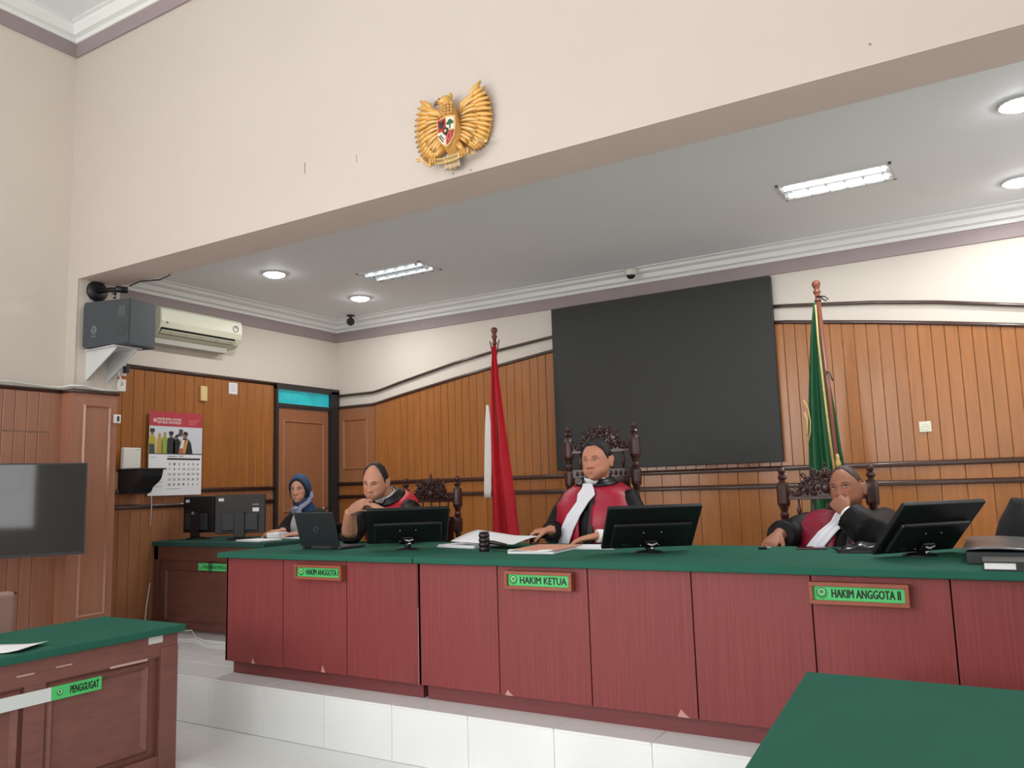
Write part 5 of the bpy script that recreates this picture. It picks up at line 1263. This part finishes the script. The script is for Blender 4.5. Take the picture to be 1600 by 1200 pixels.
        hb_.loft(rows); put('hijab', remesh(hb_, .006, 3, .004, 2.0), mat('navy_scarf', (44, 72, 112), .75, var=.25, vscale=5))
        pat = mat('patterned_scarf', (30, 42, 74), .75, var=.9, vscale=55, col2=(168, 174, 196))
        pts = [HM @ Vector(p) for p in ((-.100, -.02, -.03), (-.104, -.0, -.07), (-.092, .045, -.115), (-.050, .10, -.150), (-.01, .115, -.185))]
        MBp = MB().tube(pts, [.012*k, .017*k, .020*k, .024*k, .026*k], 10, .55); put('scarf_border', MBp.mesh('scarf_border'), pat)
        kn = HM @ Vector((.015, .100, -.175)); put('scarf_knot', remesh(MB().ball(kn, (.052*k, .030*k, .034*k)).ball(kn+Vector((.05, 0, -.02))*k, (.03*k, .02*k, .04*k)), .006, 3, .006), pat)
    # ---- clothing
    cloth = C['cloth']; off = C.get('off', .020)*k
    rb = MB(); tr.solid(rb, off, -.06, .985)
    for sd in 'RL':
        sh, el, wr = Vector(C['sh'+sd]), Vector(C['el'+sd]), Vector(C['wr'+sd]); e = C.get('cuff'+sd, .92); sw = C.get('sleeve', 1.0)
        inn = sh.lerp(tr.at(.80, 0, -.1), .5)
        pts = [inn, sh, sh.lerp(el, .35), sh.lerp(el, .7), el]; rs = [.055, .066*min(sw, 1.1), .072*sw, .072*sw, .068*sw]
        if e > 0: pts += [el.lerp(wr, e*.35), el.lerp(wr, e*.7), el.lerp(wr, e)]; rs += [.068*sw, .062*sw, C.get('cuffr', .056)*sw]
        rb.tube(pts, [q*k for q in rs], 14)
    pv = Vector(C['pelvis']); f2 = Vector((tr.y.x, tr.y.y, 0)).normalized(); s2 = Vector((tr.x.x, tr.x.y, 0)).normalized()
    lap = MB()
    for s in (-1, 1):
        hip = pv+s2*(s*.10*k); knee = hip+f2*.40*k-Vector((0, 0, .02)); ank = Vector((knee.x, knee.y, ZD+.10))+f2*.02
        rb.tube([hip+Vector((0, 0, .02)), hip+f2*.2*k, knee], [.105*k, .098*k, .085*k], 12)
        lap.tube([hip, knee, knee-Vector((0, 0, .08)), ank], [.085*k, .072*k, .066*k, .05*k], 12)
        sm_ = MB().tube([ank+Vector((0, 0, -.03))-f2*.06, ank+Vector((0, 0, -.045))+f2*.06, ank+Vector((0, 0, -.06))+f2*.17], [.045, .046, .035], 10, .85); put('shoe', sm_.mesh('shoe'), blackpl)
    put('trousers', lap.mesh('trousers'), mat('black_trousers', (26, 26, 30), .8))
    put(C.get('clothname', 'robe'), remesh(rb, .010, 3, C.get('fold', .007), C['head'][0]*7), cloth)
    def strip(nm, rows_th, m, off2, thick=.003, n=10):
        rows = []
        for tt, a, b, o2 in rows_th: rows.append([tr.at(tt, a+(b-a)*j/n, off+(off2+o2)*k) for j in range(n+1)])
        mb2 = MB().sheet(rows); me = mb2.mesh(nm); ob = put(nm, me, m)
        so = ob.modifiers.new('thickness', 'SOLIDIFY'); so.thickness = thick; so.offset = 0; return ob
    if C.get('red'):
        red = C['red']
        for s in (-1, 1):
            T_ = [.02, .12, .22, .32, .42, .52, .62, .70, .78, .84, .89, .93, .96, .985]
            rows = []
            for tt in T_:
                rw = C.get('redw', 1.0); a0 = s*(.10 if tt > .5 else .07); a1 = s*(rw*(1.32+.10*max(0, tt-.5)*2) if tt < .76 else (rw*1.42)+(tt-.76)*(6.0+(1-rw)*6))
                rows.append((tt, a0, a1, .003*math.sin(tt*23+s)))
            strip('satin_panel', rows, red, .019, .004, 18)
        strip('robe_collar', [(.990, .20, 2*PI-.20, .014), (1.005, .22, 2*PI-.22, .010), (1.02, .34, 2*PI-.34, .003), (1.04, .50, 2*PI-.50, -.004), (1.055, .62, 2*PI-.62, -.010)], mat('black_satin_collar', (22, 20, 24), .4), .002, .006, 24)
        strip('white_collar', [(1.01, -PI, PI, -.016), (1.045, -PI, PI, -.020), (1.062, -PI, PI, -.020)], paper, -.002, .003, 28)
        J = C.get('jabot', [(1.03, .0, .013), (.98, .0, .015), (.92, .03, .017), (.85, .08, .020), (.72, .20, .025), (.58, .36, .031), (.46, .50, .036), (.36, .62, .040), (.28, .70, .043)])
        rows = []
        for tt, th, hw in J:
            w0 = tr.at(tt, th, off); base = .17*k if tt < .9 else .08*k
            rows.append([tr.at(tt, th+(q*hw/ base)*k, off+(.034+.004*math.cos(q*7))*k) for q in [-1+2*j/8 for j in range(9)]])
        ob = put('white_jabot', MB().sheet(rows).mesh('white_jabot'), mat('white_jabot_cloth', (232, 234, 244), .7)); so = ob.modifiers.new('thickness', 'SOLIDIFY'); so.thickness = .004
        strip('dark_placket', [(tt, -.16, -.03, .001) for tt in (.05, .2, .4, .6, .8, .95)], mat('black_placket', (20, 18, 24), .6), .024, .003, 4)
    if C.get('shirt'):
        strip('white_shirt_front', [(.98, -.5, .5, 0), (.9, -.30, .34, 0), (.8, -.22, .30, 0), (.65, -.14, .24, 0), (.5, -.06, .16, 0), (.42, .0, .06, 0)], mat('white_shirt', (214, 214, 222), .7), .012)
    for sd in 'RL':
        if C.get('shirtcuff'+sd):
            el, wr = Vector(C['el'+sd]), Vector(C['wr'+sd]); put('white_cuff', MB().tube([el.lerp(wr, .84), el.lerp(wr, 1.0)], [.040*k, .038*k], 14).mesh('cuff'), paper)
    return t

robe = mat('black_robe_cloth', (12, 12, 14), .6, var=.2, vscale=6, spec=.25)
jacket = mat('black_wool_jacket', (19, 19, 22), .85, var=.12, vscale=9)
satin = mat('crimson_satin', (168, 24, 54), .42, var=.22, vscale=7, stretch=(3, 3, .8), spec=.5)
satin1 = mat('bright_red_satin', (196, 28, 46), .42, var=.15, vscale=7, stretch=(3, 3, .8), spec=.5)
satin3 = mat('maroon_satin', (132, 18, 46), .42, var=.25, vscale=7, stretch=(3, 3, .8), spec=.5)
HAIR_FULL = [(0, .74), (.35, .76), (.6, .72), (.8, .60), (1.0, .48), (1.14, .26), (1.26, .02), (1.40, -.10), (1.5, .12), (1.75, .02), (1.95, -.35), (2.3, -.50), (3.15, -.55)]
HAIR_BALD = [(0, 1.34), (.5, 1.32), (.8, 1.24), (.98, 1.0), (1.10, .70), (1.2, .40), (1.28, .10), (1.40, -.12), (1.5, .12), (1.75, .0), (1.95, -.30), (2.3, -.45), (3.15, -.50)]
HAIR_CROP = [(0, .80), (.35, .82), (.6, .68), (.85, .45), (1.05, .25), (1.25, .05), (1.38, -.10), (1.5, .12), (1.75, .05), (1.95, -.25), (2.3, -.42), (3.15, -.48)]

# middle judge: sits upright, right hand on the gavel, left hand on the papers
person('person in black robe with crimson panels seated in the middle, hand on gavel', dict(
    tone='middle', skin=(198, 138, 112), lip=(156, 86, 82), k=1.10, wide=1.10, jaw=1.4, nose=1.15,
    pelvis=(-2.36, 5.13, .84), neck=(-2.335, 5.02, 1.470), shR=(-2.556, 5.03, 1.350), shL=(-2.108, 5.03, 1.345),
    elR=(-2.665, 4.99, 1.12), wrR=(-2.560, 4.735, 1.165), elL=(-2.00, 4.96, 1.10), wrL=(-2.205, 4.70, 1.130),
    head=(-2.303, 4.95, 1.614), az=-90, pitch=-2, roll=-3, neckw=1.08, fat=1.10,
    handR=dict(d=(-.90, -.35, -.10), n=(-.15, .1, -1), curl=(.55, .75, .4), spread=.10, tout=.9, thumb=(.6, .9, .3)),
    handL=dict(d=(-.88, -.38, -.16), n=(-.1, .05, -1), curl=(.25, .35, .2), spread=.05),
    hairsoft=.26, mouth=.026, hair=HAIR_FULL, hairT=.020, hairc=(24, 20, 22), eye=dict(open=.0034, gx=.002, gz=-.0008),
    cloth=robe, red=satin, off=.026, sleeve=1.08, cuffR=.86, cuffL=.82, shirtcuffL=True))
# left judge: leans on his elbows, hands folded before the chin, looking down
person('balding person in black and red robe leaning on folded hands behind the laptop', dict(
    tone='left', skin=(206, 150, 124), lip=(168, 100, 92), k=1.09, wide=1.02, jaw=1.15,
    pelvis=(-3.98, 5.12, .84), neck=(-3.965, 4.76, 1.410), shR=(-4.175, 4.79, 1.315), shL=(-3.770, 4.79, 1.315),
    elR=(-4.105, 4.50, 1.125), wrR=(-4.015, 4.41, 1.315), elL=(-3.585, 4.52, 1.135), wrL=(-3.700, 4.40, 1.312),
    head=(-3.955, 4.62, 1.522), az=-76, pitch=-15, roll=4,
    handR=dict(d=(.88, -.15, .32), n=(.25, .9, -.45), curl=((.35, .5, .3), (.40, .55, .3), (.45, .55, .3), (.5, .6, .3)), spread=.04, tout=.5),
    handL=dict(d=(-.86, -.02, .44), n=(-.35, -.05, -.85), curl=((.30, .5, .4), (.35, .55, .4), (.4, .6, .4), (.45, .6, .4)), spread=.05, tout=.5),
    hair=HAIR_BALD, hairT=.011, hairc=(34, 30, 30), eye=dict(open=.0018, gx=0, gz=0), moustache=(116, 78, 68), browh=.0048,
    redw=.62, cloth=robe, red=satin1, off=.024, sleeve=1.05, cuffR=.12, cuffL=.35,
    arm=1.2, jabot=[(1.03, .0, .020), (.97, .0, .024), (.9, .0, .026), (.8, .02, .028), (.7, .03, .03), (.58, .05, .034), (.46, .08, .038)]))
# right judge: leans back, left fist against the mouth, right hand on the bench
person('person in black and maroon robe with a fist to the mouth at the right', dict(
    tone='right', skin=(160, 108, 84), lip=(120, 70, 66), k=1.09, wide=1.03, jaw=1.2, brow=(48, 34, 30),
    pelvis=(-.83, 5.10, .78), neck=(-.755, 5.12, 1.255), shR=(-.985, 5.10, 1.175), shL=(-.560, 5.12, 1.195),
    elR=(-1.085, 4.98, 1.10), wrR=(-1.105, 4.79, 1.140), elL=(-.565, 4.66, 1.135), wrL=(-.725, 4.745, 1.262),
    head=(-.752, 5.02, 1.386), az=-104, pitch=4, roll=-8, neckw=1.05, fat=1.08,
    handR=dict(d=(-.25, -.72, -.42), n=(-.1, .45, -.9), curl=((.55, .5, .3), (.55, .55, .3), (.6, .55, .3), (.6, .6, .3)), spread=.10, tout=.6),
    handL=dict(d=(-.52, .52, .62), n=(.25, .75, -.45), curl=((1.2, 1.3, .8), (1.25, 1.35, .8), (1.3, 1.4, .8), (1.3, 1.4, .8)), spread=.02, tout=.45, thumb=(.7, .7, .6)),
    hair=HAIR_CROP, hairT=.0045, hairc=(66, 48, 42), hairsoft=.30, eye=dict(open=.0042, gx=-.002, gz=0), nomouth=True,
    cloth=robe, red=satin3, off=.030, sleeve=1.30, cuffR=.80, cuffL=.86, cuffr=.060, shirtcuffL=True, fold=.011,
    jabot=[(1.02, .0, .013), (.95, .05, .016), (.85, .12, .019), (.72, .24, .023), (.58, .38, .027), (.46, .52, .032), (.38, .60, .034)]))
# clerk with a navy headscarf
person('person in navy headscarf and black jacket behind the clerk table', dict(
    tone='clerk', skin=(196, 144, 120), lip=(170, 104, 98), k=1.06, wide=.97, jaw=.95, nose=.9,
    pelvis=(-5.62, 5.70, .82), neck=(-5.625, 5.58, 1.300), shR=(-5.785, 5.57, 1.225), shL=(-5.475, 5.60, 1.230),
    elR=(-5.76, 5.42, 1.09), wrR=(-5.575, 5.23, 1.120), elL=(-5.40, 5.44, 1.07), wrL=(-5.36, 5.23, 1.10),
    head=(-5.632, 5.50, 1.488), az=-68, pitch=-2, roll=-3,
    handR=dict(d=(-.6, -.75, -.05), n=(-.1, .05, -1), curl=(.25, .4, .3), spread=.05), handL=dict(d=(-.4, -.85, -.05), n=(0, .05, -1), curl=(.25, .4, .3), spread=.05),
    hijab=True, eye=dict(open=.0036, gx=.002, gz=0), cloth=jacket, clothname='jacket', shirt=True, off=.016, sleeve=.92, cuffR=.9, cuffL=.9))
# person cut by the right edge of the picture
person('person in a plain black jacket cut off by the right picture edge', dict(
    tone='edge', skin=(176, 124, 100), k=1.09,
    pelvis=(.27, 5.10, .82), neck=(.262, 5.06, 1.335), shR=(.095, 5.05, 1.260), shL=(.435, 5.05, 1.260),
    elR=(.03, 5.0, 1.02), wrR=(.12, 4.82, 1.02), elL=(.50, 4.98, 1.02), wrL=(.40, 4.82, 1.02),
    head=(.272, 4.98, 1.52), az=-96, pitch=-4,
    handR=dict(d=(.3, -.8, .0), n=(0, 0, -1), curl=(.25, .4, .3)), handL=dict(d=(-.3, -.8, .0), n=(0, 0, -1), curl=(.25, .4, .3)),
    hair=HAIR_FULL, hairT=.016, hairc=(24, 20, 22), cloth=jacket, clothname='jacket', off=.022, sleeve=1.12, cuffR=.9, cuffL=.9))

# gavel held under the middle judge's hand
t = thing('gavel', 'dark wooden gavel under the middle judge\'s right hand', 'gavel', (-2.655, 4.685, DTOP))
MB().lathe([(.020, -.045), (.030, -.038), (.032, -.02), (.027, -.012), (.027, .012), (.032, .02), (.030, .038), (.020, .045)], (-.01, 0, .036), 14, Matrix.Rotation(PI/2, 3, 'Y')).build('head', carved, t, smooth='auto')
MB().tube([(-.01, 0, .036), (.02, .09, .04), (.03, .16, .042)], [.010, .012, .009], 8).build('handle', carved, t, smooth=True)
t = thing('clerk_chair', 'black office chair behind the clerk', 'chair', (-5.62, 5.78, ZD), .0)
MB().b2((-.24, .10, .50), (.24, .16, .86)).build('backrest', blackpl, t, bevel=.02); MB().b2((-.24, -.3, .36), (.24, .14, .42)).build('seat', blackpl, t, bevel=.02)
MB().tube([(0, -.08, .03), (0, -.08, .38)], .03, 10).build('column', darkpl, t)
for q in range(5):
    a = 2*PI*q/5; MB().tube([(0, -.08, .07), (.27*math.cos(a), -.08+.27*math.sin(a), .03)], [.025, .018], 8).build('foot', darkpl, t)

# ================================================================== PARTS OF PARTS
SUBPARTS = {
    'eagle_emblem': {'shield': ['shield_field', 'bull_head', 'banyan_tree', 'chain', 'rice_and_cotton', 'centre_shield', 'star'], 'ribbon': ['lettering', 'ribbon_end'], 'head': ['beak', 'eye'], 'body': ['neck_feather']},
    'loudspeaker': {'grille': ['round_badge', 'lettering', 'tweeter_window', 'woofer_ring']},
    'air_conditioner': {'front_panel': ['ring_sticker', 'sticker_mark', 'badge', 'lettering'], 'air_slot': ['vane']},
    'wall_calendar': {'sheet': ['red_header', 'photo_background', 'binding_line', 'lettering', 'court_badge', 'small_print', 'printed_figure', 'printed_head', 'printed_hat', 'printed_lectern', 'printed_arm', 'printed_hand', 'printed_robe', 'printed_jabot', 'printed_sash', 'printed_sash_edge', 'weekday_bar', 'date_number', 'ruled_line']},
    'name_plate': {'green_insert': ['lettering', 'green_badge', 'badge_ring'], 'green_strip': ['lettering', 'green_badge', 'badge_ring']},
    'monitor': {'panel_case': ['screen', 'mount_screw', 'rating_label', 'sticker', 'label_sticker', 'lettering']},
    'laptop': {'lid': ['screen', 'lid_badge', 'lettering'], 'base': ['keyboard', 'hinge']},
    'television': {'back_case': ['bezel', 'screen', 'mount_plate']},
    'router': {'body': ['brand_mark']}, 'phone': {'case': ['screen']},
    'carved_chair': {'crest_plate': ['scrollwork', 'crest_finial'], 'middle_rail': ['rail_carving'], 'seat_frame': ['seat_cushion']},
    'person': {'body': ['eye', 'iris', 'eyelash_line', 'eyebrow', 'nostril', 'lips', 'mouth_line', 'moustache', 'chin_beard'], 'robe': ['satin_panel', 'robe_collar', 'white_collar', 'white_jabot', 'dark_placket', 'white_cuff'], 'jacket': ['white_shirt_front'], 'hijab': ['scarf_border', 'scarf_knot']},
    'door_1': {'door_leaf': ['door_moulding', 'door_handle']},
    'wall_socket': {'plate': ['receptacle', 'pin_hole']}, 'paper_note': {'sheet': ['written_line']},
    'downlight': {}, 'bench': {},
}
def base_name(n): return n.split('.')[0]
for o in [o for o in COL.objects if o.parent is None and base_name(o.name) in SUBPARTS]:
    kids = list(o.children); rules = SUBPARTS[base_name(o.name)]
    for part, subs in rules.items():
        host = next((c for c in kids if base_name(c.name) == part), None)
        if host is None: continue
        for c in kids:
            if base_name(c.name) in subs and c.parent is o: c.parent = host
